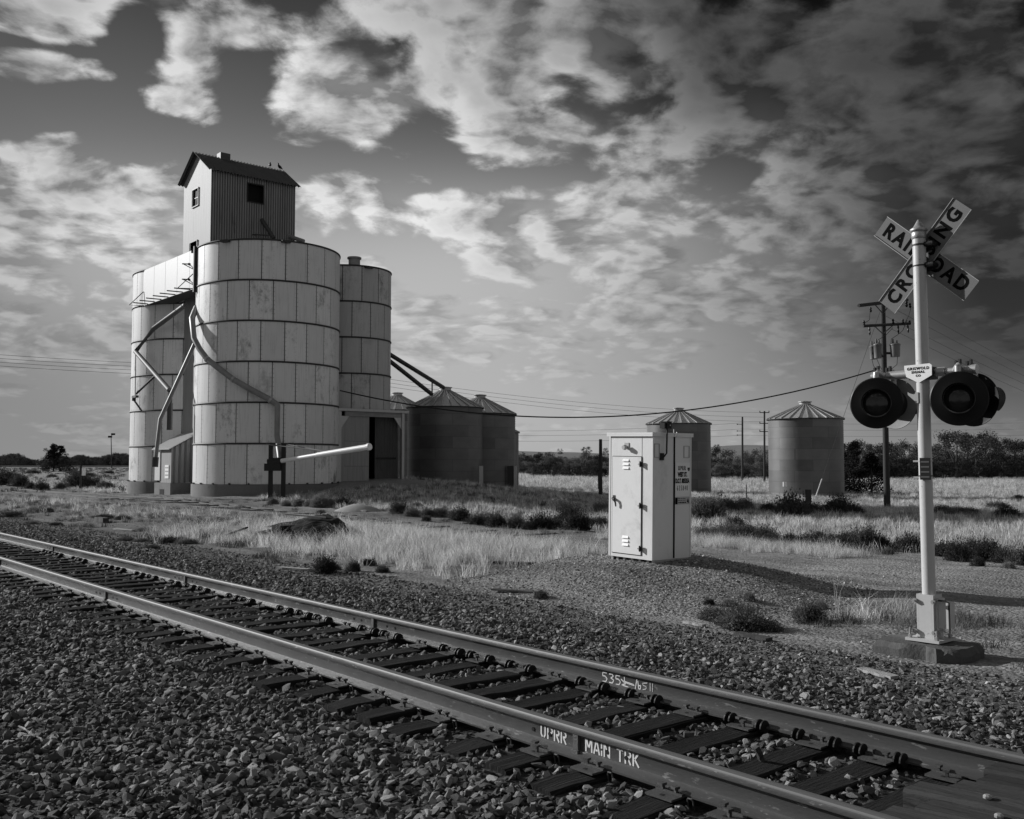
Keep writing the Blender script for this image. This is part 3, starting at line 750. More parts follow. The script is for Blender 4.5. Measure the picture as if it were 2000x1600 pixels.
pm = MB()   # tie plate: a ribbed rectangular plate
pm.box(-.095, .095, -.19, .17, 0, .012); pm.box(-.095, .095, -.10, -.085, .012, .022); pm.box(-.095, .095, .085, .10, .012, .022)
PLATE = pm.mesh('tie_plate', M['plate'])
sp = MB(); sp.box(-.009, .009, -.009, .009, -.02, .035); sp.box(-.018, .018, -.024, .014, .030, .044); SPIKE = sp.mesh('spike', M['plate'])
ho = MB(); ho.box(-.011, .011, -.011, .011, 0, .0012); HOLE = ho.mesh('spike_hole', M['dark'])
an = MB()  # rail anchor: two curved lobes gripping the rail base
for ux in (-.026, .016):
    pts = [(.052 * cos(a) * 1.0, .052 * sin(a)) for a in [radians(-70 + 250 * i / 12) for i in range(13)]]
    an.prism(pts, ux, ux + .010, Matrix(((0, 0, 1, 0), (1, 0, 0, 0), (0, 1, 0, 0), (0, 0, 0, 1))))
an.box(-.020, .020, -.012, .022, -.02, .018); ANCH = an.mesh('rail_anchor', M['iron'])
hk = MB(); hk.tube([(-.018, 0, -.055), (-.018, -.012, 0), (-.012, -.016, .012), (.012, -.016, .012), (.018, -.012, 0), (.018, 0, -.055)], .0055, 6); HOOK = hk.mesh('anchor_hook', M['plate'])
for i, u in enumerate(TIES):
    t = link('wooden_tie', TIE_M[i % 7], track, loc=(u, BC + rng.uniform(-.10, .10), .205 + rng.uniform(-.022, .004)), rot=rng.uniform(-.028, .028))
    ty = t.location.y; tz = t.location.z
    if u < -48: continue
    for k, b0 in enumerate(HB):
        p = link('tie_plate', PLATE, t, loc=(0, b0 - ty, .2 - tz + .002))
        if -16 < u < -.5:
            for sx_, sy in (((-.05, -.088), (.045, -.088)) if (i + k) % 3 else ((-.055, -.088), (.02, -.145))):
                link('spike', SPIKE, t, loc=(sx_, b0 - ty + sy, .214 - tz), rot=rng.uniform(-.2, .2))
            link('spike_hole', HOLE, t, loc=(.0, b0 - ty - .155, .2155 - tz))
        if -22 < u < -.5:
            if k == 1 and (i % 7) not in (2, 5):
                link('rail_anchor', ANCH, t, loc=(-.135, b0 - ty - .088, .222 - tz)); link('rail_anchor', ANCH, t, loc=(.135, b0 - ty - .088, .222 - tz))
            elif k == 0 and -12 < u:
                link('anchor_hook', HOOK, t, loc=(.15, b0 - ty - .085, .205 - tz), rot=.1)

# wooden crossing planks at the right
cross = thing('plank_crossing', 'worn dark timber planks of the road crossing between the rails at the lower right', 'level crossing', W(0, 0, 0), TH)
def plank_mesh(seed, L, w, h):
    r = random.Random(seed); mb = MB(); n = 12; vs = []
    for i in range(n + 1):
        x = L * i / n - (r.uniform(0, .03) if i == 0 else 0); q = .02 if i == 0 else 0
        vs += [(x, -w / 2, -h), (x, w / 2, -h), (x, w / 2, -.02 - q), (x, w / 2 - .018, r.uniform(-.004, 0) - q), (x, r.uniform(-.03, .03), r.uniform(-.012, 0) - q), (x, -w / 2 + .018, r.uniform(-.004, 0) - q), (x, -w / 2, -.02 - q)]
    fs = [(i * 7 + j, (i + 1) * 7 + j, (i + 1) * 7 + (j + 1) % 7, i * 7 + (j + 1) % 7) for i in range(n) for j in range(7)] + [tuple(range(7)), tuple(n * 7 + j for j in range(6, -1, -1))]
    mb.add(vs, fs); return mb.mesh('plank', M['plank'])
bb = HB[0] + .115; ends = [-2.55, -2.47, -2.62, -2.50, -2.44, -2.52]
for i in range(6):
    w = .205; o = link('plank', plank_mesh(50 + i, 4.6, w, .12), cross, loc=(ends[i], bb + w / 2 + i * (w + .014), .372 + .004 * (i % 3)))
    for uu, yy in ((.35, .03), (1.5, -.04)):
        b_ = MB(); b_.lathe([(0, .0), (.022, .0), (.022, .010), (.012, .018), (0, .018)], 8); b_.build('bolt_head', M['galv'], o, loc=(uu, yy, -.004))
for i in range(2):
    link('plank', plank_mesh(70 + i, 4.6, .21, .12), cross, loc=(-2.2 + .1 * i, HB[1] + .19 + i * .225, .37))
    link('plank', plank_mesh(80 + i, 4.6, .21, .12), cross, loc=(-2.0 + .1 * i, HB[0] - .19 - i * .225, .37))

# ------------------------------------------------------------------ weed-grown siding rails
for k, b0 in enumerate((17.98, 19.48)):
    mb = MB(); us = [-20.4 - 1.1 * k - i * 2.5 for i in range(44)]; prof = [(-.035, -.16), (.035, -.16), (.035, .0), (-.035, .0)]
    vs = []
    for u in us:
        p = W(u, b0); z = gz(p.x, p.y) + (.055 if k == 0 else .065) + .02 * sin(u * .7 + k); vs += [(u, b0 + a, z + c) for a, c in prof]
    fs = [(i * 4 + j, i * 4 + (j + 1) % 4, (i + 1) * 4 + (j + 1) % 4, (i + 1) * 4 + j) for i in range(len(us) - 1) for j in range(4)] + [(0, 3, 2, 1)]
    mb.add(vs, fs); o = mb.build('siding_rail', M['sidrail'], rot=TH)
    tag(o, ['nearer rusty rail of the overgrown siding', 'farther rusty rail of the overgrown siding in front of the elevator'][k], 'siding rail', 'rails of the old siding')
for i in range(30):
    u = -21.5 - i * 1.15 + random.uniform(-.1, .1); p = W(u, 18.73); mb = MB(); mb.box(-.11, .11, -1.25, 1.25, -.1, .02)
    o = mb.build('siding_tie', M['boarddark'], loc=(p.x, p.y, gz(p.x, p.y) + .006), rot=TH + random.uniform(-.03, .03))
    tag(o, 'half buried weathered tie under the overgrown siding rails', 'railway tie', 'ties of the old siding')

# ------------------------------------------------------------------ signal cabinet
cab = thing('signal_cabinet', 'white metal railway signal cabinet with a closed door standing on a gravel mound', 'signal cabinet', W(CAB[0], CAB[1], .37), (radians(.0), radians(1.1), TH))
Wc, Hc = 1.0, 2.17
mb = MB(); mb.box(-Wc, 0, 0, Wc, .07, Hc); body = mb.build('body', M['white'], cab)
mb = MB(); mb.box(-Wc - .03, .028, -.035, Wc + .03, Hc + .001, Hc + .035); mb.box(-Wc - .03, .028, -.035, -.028, Hc - .03, Hc); mb.box(.020, .028, -.028, Wc + .03, Hc - .03, Hc)
mb.build('lid', M['white'], cab)
mb = MB()
for x in (-.98, -.86, -.70, -.52, -.34, -.16, -.05): mb.box(x, x + .05, .05, .95, -.02, .068)
mb.build('skid', M['galv'], cab)
mb = MB(); mb.box(-Wc + .05, -.05, .09, .95, -.05, .066); mb.build('base_frame', M['black'], cab)
dr = MB(); dr.box(-.90, -.24, -.016, -.003, .14, 1.79); door = dr.build('door', M['doorpaint'], cab)
ed = MB()
for (x0, x1, z0, z1) in ((-.912, -.228, 1.792, 1.80), (-.912, -.228, .128, .136), (-.912, -.904, .136, 1.792), (-.236, -.228, .136, 1.792)): ed.box(x0, x1, -.008, -.001, z0, z1)
ed.build('door_gap', M['ink'], cab)
e2 = MB(); e2.box(-.236, -.231, -.003, -.0005, 1.8, Hc - .01); e2.box(-.962, -.955, -.003, -.0005, .08, Hc - .01); e2.build('seam', M['joint'], cab)
for zz in (1.58, .27):
    for k in range(3):
        lv = MB(); lv.prism([(0, 0), (0, .042), (-.018, .0)], -.07, .07, Matrix(((0, 0, 1, -.585), (1, 0, 0, -.0165), (0, 1, 0, zz + k * .066), (0, 0, 0, 1)))); lv.build('louver', M['white'], door)
for zz in (1.63, .93, .21):
    hg = MB(); hg.box(-.26, -.20, -.040, -.0165, zz, zz + .075); hg.tube([(-.235, -.045, zz - .01), (-.235, -.045, zz + .09)], .012, 8); hg.build('hinge', M['iron'], door)
    hh = MB(); hh.box(-.30, -.262, -.030, -.0165, zz + .025, zz + .05); hh.build('hinge_strap', M['galv'], door)
hn = MB(); hn.tube([(-.86, -.017, 1.06), (-.86, -.05, 1.06)], .022, 8); hn.tube([(-.87, -.045, 1.07), (-.82, -.055, 1.05), (-.79, -.055, .99), (-.785, -.05, .93)], [.022, .02, .014, .012], 8); hn.box(-.885, -.83, -.022, -.0165, 1.02, 1.12)
hn.build('handle', M['iron'], door)
lp = MB(); lp.tube([(-.58, 0, 1.95), (-.58, -.05, 1.95)], .03, 10); lp.tube([(-.58, -.05, 1.95), (-.58, -.095, 1.95)], [.048, .035], 12); lp.box(-.63, -.53, -.012, -.0, 1.96, 2.03); lp.build('lamp_fitting', M['galv'], cab)
# right side
sm = MB(); sm.box(.001, .012, .535, .565, .08, Hc - .01); sm.build('side_seam', M['ink'], cab)
s2 = MB(); s2.box(.0005, .006, .0, .02, .08, Hc - .01); s2.box(.0005, .010, .97, 1.0, .08, Hc - .01); s2.build('corner_trim', M['white'], cab)
s3 = MB()
for (y0, y1, z0, z1) in ((.04, .17, 1.78, 2.02), (.80, .95, 1.78, 1.99)):
    s3.box(.001, .012, y0, y0 + .012, z0, z1); s3.box(.001, .012, y1 - .012, y1, z0, z1); s3.box(.001, .012, y0 + .012, y1 - .012, z1 - .012, z1); s3.box(.001, .012, y0 + .012, y1 - .012, z0, z0 + .012)
s3.build('bracket_frame', M['galv'], cab)
ar = MB(); ar.tube([(.02, .22, 1.80), (.06, .22, 1.80), (.075, .27, 1.86), (.075, .28, 2.30)], .014, 8); ar.tube([(.0, .22, 1.74), (.0, .22, 1.86)], .05, 10); ar.build('lamp_arm', M['iron'], cab)
lb = MB(); lb.box(.0, .13, .21, .33, 2.27, 2.38); lb.box(.015, .12, .16, .209, 2.275, 2.37); lb.box(-.01, .14, .20, .34, 2.381, 2.395); lh = lb.build('test_lamp', M['black'], cab)
lg = MB(); lg.lathe([(0, 0), (.012, 0), (.012, .004), (0, .004)], 8, M_=frame_side(.1305, .29, 2.33)); lg.build('lamp_lens', M['stencil'], lh)
ey = MB(); ey.tube([(-.52, .3, 2.15), (-.52, .3, 2.19), (-.48, .3, 2.20), (-.42, .3, 2.20)], .012, 6); ey.build('lifting_eye', M['iron'], cab)
ey = MB(); ey.tube([(.02, .52, 2.14), (.02, .52, 2.27)], .012, 6); ey.tube([(.02, .58, 2.13), (.02, .60, 2.22)], .012, 6); ey.build('roof_pin', M['galv'], cab)
# the sign panel on the right side
sg = MB(); sg.box(.003, .010, .575, .955, 1.12, 1.70); plate = sg.build('sign_plate', M['signwhite'], cab)
def side_text(txt, w, h, yc, z, weight, m='ink', sp=1., label=None):
    me = text_mesh(txt, .1, weight, 1., sp); X = [v.co.x for v in me.vertices]; Y = [v.co.y for v in me.vertices]
    kx, ky = w / (max(X) - min(X)), h / (max(Y) - min(Y)); cx, cy = (max(X) + min(X)) / 2, (max(Y) + min(Y)) / 2
    for v in me.vertices: v.co.x = (v.co.x - cx) * kx; v.co.y = (v.co.y - cy) * ky
    place_text('sign_lettering', me, M[m], plate, frame_side(.0108, yc, z), label)
side_text('UPRR', .20, .078, .750, 1.605, .005, sp=1.6, label='black letters UPRR')
side_text('WEST ST.', .25, .086, .760, 1.497, .006, label='black words WEST ST.')
side_text('D.O.T. 805535A', .365, .086, .763, 1.388, .006, label='black line D.O.T. 805535A')
side_text('6 3 5 8 4 8', .28, .085, .760, 1.265, .0, 'ink', label='faded line of worn digits')
def shield(name, yc, zc, s, m, par):
    pts = [(-.5, .45), (-.25, .5), (0, .42), (.25, .5), (.5, .45), (.48, -.05), (.3, -.38), (0, -.58), (-.3, -.38), (-.48, -.05)]
    b = MB(); b.prism([(x * s, y * s) for x, y in pts][::-1], 0, .0012, frame_side(.0105, yc, zc)); return b.build(name, m, par)
shield('shield_emblem', .925, 1.585, .062, M['joint'], plate)
b = MB(); b.box(.0118, .0126, .898, .952, 1.590, 1.604); b.build('emblem_band', M['ink'], plate)
st = MB(); st.box(.003, .007, .575, .955, .985, 1.11); stk = st.build('sticker', M['galv'], cab)
b = MB(); b.box(.0071, .009, .58, .64, .99, 1.10); b.build('sticker_badge', M['ink'], stk)
for k, (z, h, y1) in enumerate(((1.085, .010, .86), (1.055, .010, .87))):
    b = MB(); y = .65
    while y < y1: L = random.uniform(.03, .07); b.box(.0071, .0085, y, min(y + L, y1), z - h / 2, z + h / 2); y += L + .012
    b.build('sticker_print', M['ink'], stk)
b = MB(); y = .66
for L in (.012, .012, .03, .03, .035, .03): b.box(.0071, .0085, y, y + L, 1.005, 1.028); y += L + .010
b.build('sticker_print', M['ink'], stk)
b = MB(); b.tube([(.89, 0, 0), (.945, 0, .0)], .001, 4)
b = MB(); b.prism([(-.03, -.03), (.03, -.045), (.0, .045)], 0, .001, frame_side(.0075, .915, 1.05)); b.build('sticker_badge', M['ink'], stk)

# ------------------------------------------------------------------ crossing signal mast
MP = G(1817, 1250, .13); mu, mb_ = UB(MP)
slab = MB(); pts = []
r = random.Random(4); base0 = [(-.62, -.50), (-.2, -.55), (.15, -.50), (.35, -.58), (.62, -.42), (.66, .0), (.6, .45), (.2, .55), (-.3, .52), (-.62, .45), (-.7, .0)]
base = []
for i in range(len(base0)):
    for k in range(4):
        p0, p1 = base0[i], base0[(i + 1) % len(base0)]; base.append((p0[0] + (p1[0] - p0[0]) * k / 4 + r.uniform(-.018, .018), p0[1] + (p1[1] - p0[1]) * k / 4 + r.uniform(-.018, .018)))
n = len(base); vs = [(x, y, -.25) for x, y in base] + [(x * 1.02, y * 1.02, -.05 + r.uniform(-.03, .02)) for x, y in base] + [(x * .93, y * .93, 0 + r.uniform(-.008, .004)) for x, y in base]
fs = [(i, (i + 1) % n, n + (i + 1) % n, n + i) for i in range(n)] + [(n + i, n + (i + 1) % n, 2 * n + (i + 1) % n, 2 * n + i) for i in range(n)] + [tuple(2 * n + i for i in range(n))]
slab.add(vs, fs); o = slab.build('concrete_slab', mat('slab_concrete', .085, .9, .3, 4, .2, 30, bump=.6, bscale=20), loc=(MP.x, MP.y, MP.z - .012), rot=TH); o.scale = (.74, .70, 1); smooth_by_angle(o, 35)
tag(o, 'broken dark concrete footing under the crossing signal mast', 'footing')
mast = thing('crossing_signal', 'white railroad crossing signal mast with crossbuck, name plate and two pairs of black lamps', 'crossing signal', (MP.x, MP.y, MP.z), (0, radians(-.3), TH))
PH = P(1790, 432, MP.y).z - MP.z
p = MB(); p.tube([(0, 0, .32), (0, 0, PH - .13)], .0705, 24); smooth_by_angle(p.build('pole', M['white2'], mast))
c = MB(); c.lathe([(.074, PH - .20), (.079, PH - .195), (.079, PH - .13), (.075, PH - .125), (.090, PH - .115), (.096, PH - .10), (.090, PH - .085), (.068, PH - .072), (.050, PH - .05), (.030, PH - .015), (.012, PH + .018), (0, PH + .022)], 24); smooth_by_angle(c.build('finial_cap', M['galv'], mast), 50)
for z, w in ((PH - .505, .007), (PH - .27, .009), (1.79, .006), (1.0, .0)):
    if w: b = MB(); b.lathe([(.0705, z - w), (.0765, z - w), (.0765, z + w), (.0705, z + w)], 24); b.build('band_clamp', M['iron'], mast)
# base casting
b = MB(); b.box(-.19, .19, -.19, .19, 0, .028); base_o = b.build('base_plate', M['white2'], mast)
b = MB(); b.box(-.095, -.075, -.10, .10, .029, .50); b.box(.075, .095, -.10, .10, .029, .50); b.box(-.074, .074, -.10, -.082, .029, .50); b.box(-.074, .074, .082, .10, .029, .50)
b.prism([(-.16, .0291), (-.0951, .0291), (-.0951, .14)], -.01, .01, Matrix(((1, 0, 0, 0), (0, 0, -1, 0), (0, 1, 0, 0), (0, 0, 0, 1))))
b.prism([(.0951, .0291), (.16, .0291), (.0951, .14)], -.01, .01, Matrix(((1, 0, 0, 0), (0, 0, -1, 0), (0, 1, 0, 0), (0, 0, 0, 1))))
b.build('base_casting', M['white2'], mast)
for x, y in ((-.15, -.15), (.15, -.15), (.15, .15), (-.15, .15)):
    b = MB(); b.tube([(x, y, .029), (x, y, .13)], .012, 8); b.tube([(x, y, .03), (x, y, .065)], .024, 6); b.build('anchor_bolt', M['galv'], mast)
for x in (-.105, .105):
    for z in (.10, .43):
        b = MB(); b.tube([(x, -.14, z), (x, .12, z)], .010, 8); b.tube([(x, -.13, z), (x, -.105, z)], .026, 8); b.build('clamp_bolt', M['galv'], mast)
b = MB(); b.box(.097, .125, -.06, .10, .12, .46); b.box(.126, .235, -.05, .09, .15, .43); jb = b.build('junction_box', M['white2'], mast)
b = MB(); b.tube([(.245, -.055, .14), (.245, -.055, .43), (.20, -.055, .445), (.13, -.055, .445)], .010, 6); b.build('box_rim', M['iron'], jb)
# crossbuck: two boards on the far side of the pole, lettered towards us
ZC = P(1807, 503, MP.y + .1).z - MP.z; L_ = 1.37; wd = .262
for k, (ang, txt, yb) in enumerate(((-45, 'RAILROAD', .118), (45, 'CROSSING', .100))):
    a = radians(ang + 3.5); R_ = frame_front(.0, yb, ZC) @ Matrix.Rotation(a, 4, 'Z')
    b = MB(); b.prism([(-L_ / 2, -wd / 2), (L_ / 2, -wd / 2), (L_ / 2, wd / 2), (-L_ / 2, wd / 2)], -.004, .0, R_)
    bl = b.build('crossbuck_board', M['blade'], mast, label='crossbuck board reading ' + txt)
    f = MB(); f.prism([(-L_ / 2, wd / 2 - .006), (L_ / 2, wd / 2 - .006), (L_ / 2, wd / 2), (-L_ / 2, wd / 2)], .0005, .012, R_); f.prism([(-L_ / 2, -wd / 2), (L_ / 2, -wd / 2), (L_ / 2, -wd / 2 + .006), (-L_ / 2, -wd / 2 + .006)], .0005, .012, R_)
    f.build('board_edge', M['galv'], bl)
    # letters in two halves with a gap at the pole
    half = len(txt) // 2; tm = text_mesh(txt, .228, .0075, .80, 1.32)
    xs_ = [v.co.x for v in tm.vertices]; wtx = max(xs_) - min(xs_); s_ = (L_ - .15) / wtx
    for v in tm.vertices: v.co.x *= s_; v.co.y *= .98
    place_text('sign_lettering', tm, M['ink'], bl, R_ @ Matrix.Translation((0, 0, .0022)), 'black letters ' + txt)
for z in (PH - .27, PH - .505):
    b = MB(); b.box(-.05, .13, .072, .095, z - .05, z + .05); b.tube([(.07, -.01, z), (.14, -.01, z), (.14, .09, z)], .03, 8); b.build('mounting_bracket', M['iron'], mast)
# cross-arm, name plate, lamps
ZA = P(1790, 727, MP.y - .1).z - MP.z
b = MB(); b.tube([(-.56, -.0, ZA), (-.075, 0, ZA)], .034, 14); b.tube([(-.42, 0, ZA), (-.18, 0, ZA)], .048, 14); b.tube([(-.60, 0, ZA), (-.52, 0, ZA)], .052, 14)
b.tube([(.075, 0, ZA), (.56, 0, ZA)], .034, 14); b.tube([(.16, 0, ZA), (.26, 0, ZA)], .05, 14); b.tube([(.52, 0, ZA), (.60, 0, ZA)], .052, 14); smooth_by_angle(b.build('cross_arm', M['galv'], mast))
b = MB(); b.tube([(-.10, -.08, ZA - .02), (-.16, -.05, ZA)], .02, 6); b.tube([(.10, -.08, ZA - .02), (.16, -.05, ZA)], .02, 6); b.box(-.12, .13, -.085, .085, ZA - .075, ZA - .02); b.box(-.12, .13, -.085, .085, ZA + .02, ZA + .06); b.build('arm_clamp', M['iron'], mast)
b = MB(); b.prism([(-.165, .085), (.125, .095), (.15, .075), (.15, -.035), (0, -.115), (-.145, -.04), (-.165, .05)][::-1], 0, .008, frame_front(-.0, -.088, ZA) @ Matrix.Rotation(radians(-1), 4, 'Z')); npn = b.build('name_plate', M['signwhite'], mast, label='light pentagonal plate reading GRISWOLD SIGNAL CO')
for txt, dz, sz in (('GRISWOLD', .045, .042), ('SIGNAL', .005, .038), ('CO', -.035, .034)):
    place_text('sign_lettering', text_mesh(txt, sz, .0012, 1.0, 1.25), M['ink'], npn, frame_front(-.005, -.0975, ZA + dz), 'black word ' + txt)
def lamp(x, y, zz, face, hood, label, rear='black'):
    """a round flasher; face = angle the lens looks to inside the mast's frame (0 = towards -b)"""
    e = bpy.data.objects.new('flasher_lamp', None); COL.objects.link(e); e.parent = mast; e.location = (x, y, zz); e.rotation_euler = (0, 0, face); e['label'] = label
    R = .291
    Fm = Matrix(((1, 0, 0, 0), (0, 0, -1, 0), (0, 1, 0, 0), (0, 0, 0, 1)))
    b = MB(); b.lathe([(.155, .015), (.20, .004), (R - .012, .0), (R, -.012), (R - .004, -.016)], 48, M_=Fm); o = b.build('background_disc', M['black'], e); smooth_by_angle(o, 30)
    b = MB(); b.lathe([(R - .004, -.0165), (R - .03, -.012), (.16, -.008), (.12, -.010)], 48, M_=Fm); smooth_by_angle(b.build('disc_back', M[rear], e), 30)
    b = MB(); b.lathe([(0, -.17), (.06, -.17), (.12, -.14), (.155, -.06), (.158, .012), (.150, .03)], 32, M_=Fm); smooth_by_angle(b.build('housing', M['iron'], e), 40)
    b = MB(); b.lathe([(0, .030), (.06, .028), (.12, .020), (.149, .008)], 32, M_=Fm); smooth_by_angle(b.build('lens', M['lens'], e), 60)
    b = MB(); b.lathe([(.149, .018), (.162, .022), (.162, .034), (.150, .036)], 40, M_=Fm); smooth_by_angle(b.build('lens_ring', M['joint'], e), 40)
    # tunnel visor: upper three quarters of a tube
    b = MB(); nn = 30; vs = []
    for i in range(nn + 1):
        t = radians(-48 + 276 * i / nn); dl = hood * (1 - .15 * (1 + cos(t - pi / 2 + pi)) )
        for rr, dd in ((.158, .02), (.158, dl), (.154, dl), (.154, .02)): vs.append(Fm @ Vector((rr * cos(t), rr * sin(t), dd)))
    fs = [(i * 4 + j, (i + 1) * 4 + j, (i + 1) * 4 + (j + 1) % 4, i * 4 + (j + 1) % 4) for i in range(nn) for j in range(4)]
    b.add(vs, fs); smooth_by_angle(b.build('visor', M['black'], e), 40)
    return e
ZL = P(1790, 784, MP.y).z - MP.z
FACE = radians(24)
lamp(-.47, -.16, ZL, FACE, .10, 'left front black flasher lamp facing the viewer')
lamp(.47, -.16, ZL, FACE - radians(2), .16, 'right front black flasher lamp facing the viewer')
lamp(-.43, .20, ZL, pi - radians(8), .30, 'left rear flasher lamp facing away', 'lampback')
lamp(.47, .20, ZL, pi - radians(8), .38, 'right rear flasher lamp facing away')
for x, y in ((-.50, -.10), (-.42, .14), (.44, -.10), (.50, .16)):
    b = MB(); pts = [(x + .06 if x < 0 else x - .06, 0 if abs(y) < .01 else y * .3, ZA)] + [(x, y * .8, ZA + .045), (x, y, ZA + .03), (x, y, ZA - .02), (x, y, ZL + .15)]
    b.tube(pts, .036, 12); smooth_by_angle(b.build('elbow_pipe', M['galv'], mast), 60)
    b = MB(); b.box(x - .05, x - .03, y * .5 - .02, y * .5 + .02, ZA + .02, ZA + .10); b.box(x - .01, x + .01, y * .5 - .02, y * .5 + .02, ZA + .04, ZA + .115); b.build('clamp_ear', M['iron'], mast)
zq = P(1812, 914, MP.y).z - MP.z
b = MB(); b.box(-.02, .10, -.088, -.080, zq - .13, zq + .11); q = b.build('notice_plate', M['black'], mast)
for k in range(4):
    b = MB(); b.box(-.01, .088, -.0905, -.0885, zq + .07 - .055 * k - .012, zq + .07 - .055 * k + .004); b.build('notice_line', M['iron2'], q)
for dz in (.075, -.105):
    b = MB(); b.lathe([(.0706, zq + dz - .006), (.0755, zq + dz - .006), (.0755, zq + dz + .006), (.0706, zq + dz + .006)], 20); b.box(-.13, -.07, -.02, .01, zq + dz - .01, zq + dz + .01); b.build('band_clamp', M['galv'], mast)
b = MB(); b.box(-.055, -.02, -.078, -.068, ZL - .02, ZL + .10); b.build('cover_plate', M['galv'], mast)

# ------------------------------------------------------------------ grain elevator
C1 = (-52.72, 26.0); C2 = (C1[0] - 10.4, C1[1]); C3 = (-54.5, 32.5)
TOPZ = P(530, 467, 52.9).z; BASEZ = .88; RH = (TOPZ - BASEZ) / 6
def steel_bin(cu, cb, R, n, rings, z0, label, base=True, a_off=0., topcap=True):
    p = W(cu, cb, 0); t = thing('steel_silo', label, 'silo', p, TH)
    seg = 2 * pi / n; g = .024 / R
    mb = MB(); k = 4; vs = []; uvs = []
    for i in range(k + 1):
        a = -seg / 2 + g + (seg - 2 * g) * i / k
        for z in (.03, RH - .03): vs.append((R * cos(a), R * sin(a), z)); uvs.append((i / k, (z - .03) / (RH - .06)))
        # inner rim gives the sheet thickness
    m0 = len(vs)
    for i in range(k + 1):
        a = -seg / 2 + g + (seg - 2 * g) * i / k
        for z in (.03, RH - .03): vs.append(((R - .02) * cos(a), (R - .02) * sin(a), z)); uvs.append((i / k, (z - .03) / (RH - .06)))
    fs = [(2 * i, 2 * i + 2, 2 * i + 3, 2 * i + 1) for i in range(k)]
    fs += [(0, 1, m0 + 1, m0), (2 * k, m0 + 2 * k, m0 + 2 * k + 1, 2 * k + 1)]
    mb.add(vs, fs); me = mb.mesh('steel_panel', M['panel'])
    uvl = me.uv_layers.new(name='UVMap')
    for lp_ in me.loops: uvl.data[lp_.index].uv = uvs[lp_.vertex_index]
    me.polygons.foreach_set('use_smooth', [True] * len(me.polygons))
    try: me.set_sharp_from_angle(angle=radians(45))
    except Exception: pass
    hb = MB(); hb.lathe([(R - .02, -.045), (R + .04, -.045), (R + .05, 0), (R + .04, .045), (R - .02, .045)], 64); hm = hb.mesh('hoop_band', M['hoop'], True)
    for q in range(rings):
        for i in range(n):
            link('steel_panel', me, t, loc=(0, 0, z0 + q * RH), rot=(i + (.5 if q % 2 else 0)) * seg + a_off)
        link('hoop_band', hm, t, loc=(0, 0, z0 + (q + 1) * RH))
    b = MB(); b.lathe([(R - .03, z0 - .02), (R - .03, z0 + rings * RH - .02)], 48); smooth_by_angle(b.build('inner_wall', M['liner'], t))
    if topcap: b = MB(); b.lathe([(R - .03, z0 + rings * RH - .03), (R * .5, z0 + rings * RH + .12), (0, z0 + rings * RH + .2)], 48); b.build('roof', M['corr'], t)
    if base:
        b = MB(); b.lathe([(R + .10, -.6), (R + .10, z0 - .0), (R - .05, z0 + .012)], 40); smooth_by_angle(b.build('concrete_base', M['concrete'], t), 40)
        for i in range(24):
            a = 2 * pi * i / 24 + .1; c_ = MB(); c_.box(R + .01, R + .10, -.04, .04, z0 + .013, z0 + .10); c_.build('anchor_lug', M['hoop'], t, rot=a)
    return t
silo1 = steel_bin(*C1, 4.1, 20, 6, BASEZ, 'large round white steel silo with stained panels, front one of the grain elevator', a_off=.07)
silo2 = steel_bin(*C2, 4.1, 20, 6, BASEZ, 'round white steel silo at the left end of the grain elevator', a_off=.03)
shade_silo = steel_bin(C2[0], C2[1] + 8.5, 4.1, 20, 6, BASEZ, 'added unseen steel silo behind the left one and the front one, shading the grain bins', a_off=.05)  # unseen silo, added to cast shade on the nearest grain bins
silo3 = steel_bin(*C3, 2.68, 14, 4, TOPZ - 4 * RH, 'narrow grey steel silo behind the front one, above the drive shed', base=False, a_off=.2)
for ch in silo3.children:
    if ch.name.startswith('steel_panel'): ch.data.materials[0] = M['panel_grey']
b = MB(); b.lathe([(.36, -.35), (.36, .42), (.44, .42), (.44, .52), (0, .58)], 18)
vp = P(692, 516, 60.4); vl = Matrix.Rotation(-TH, 3, 'Z') @ (vp - W(C3[0], C3[1], 0)); b.build('roof_vent', M['pipe'], silo3, loc=(vl.x, vl.y, TOPZ + .05))
for s_, aa in ((silo1, (-1.95, -1.05, -.25)), (silo2, (-2.75,)), (silo3, (-2.3, -.1))):
    R = 4.1 if s_ is not silo3 else 2.68
    for a in aa: b = MB(); b.box(R + .03, R + .30, -.25, .25, TOPZ - .14, TOPZ - .03); b.build('roof_hatch_bracket', M['hoop'], s_, rot=a)

# corrugated walls
def corr(mb, O, X, Nrm, w, z0, top, holes=(), pitch=.15, amp=.018, groove=0.):
    """vertical-ribbed sheet; O origin, X along wall, Nrm outward"""
    n = int(w / pitch * 4); O = Vector(O); X = Vector(X); Nn = Vector(Nrm); Z = Vector((0, 0, 1))
    prof = [0, amp, 0, -amp] if not groove else [0, 0, -groove, 0]
    for i in range(n):
        xa, xb = w * i / n, w * (i + 1) / n; xm = (xa + xb) / 2
        seg_ = [(z0, None)]
        cuts = [(h[2], h[3]) for h in holes if h[0] <= xm <= h[1]]
        lo = z0; ivs = []
        for c0, c1 in sorted(cuts): ivs.append((lo, c0)); lo = c1
        ivs.append((lo, None))
        for a0, a1 in ivs:
            za = a1 if a1 is not None else top(xa); zb_ = a1 if a1 is not None else top(xb)
            p0 = O + X * xa + Nn * prof[i % 4]; p1 = O + X * xb + Nn * prof[(i + 1) % 4]
            mb.add([p0 + Z * a0, p1 + Z * a0, p1 + Z * zb_, p0 + Z * za], [(0, 1, 2, 3)])
    return mb
hc = P(413, 331, 58); HU, HBb = UB(hc); EAVE = hc.z; HW, HL = 4.2, 5.6; RISE = P(385, 300, 59.4).z - EAVE
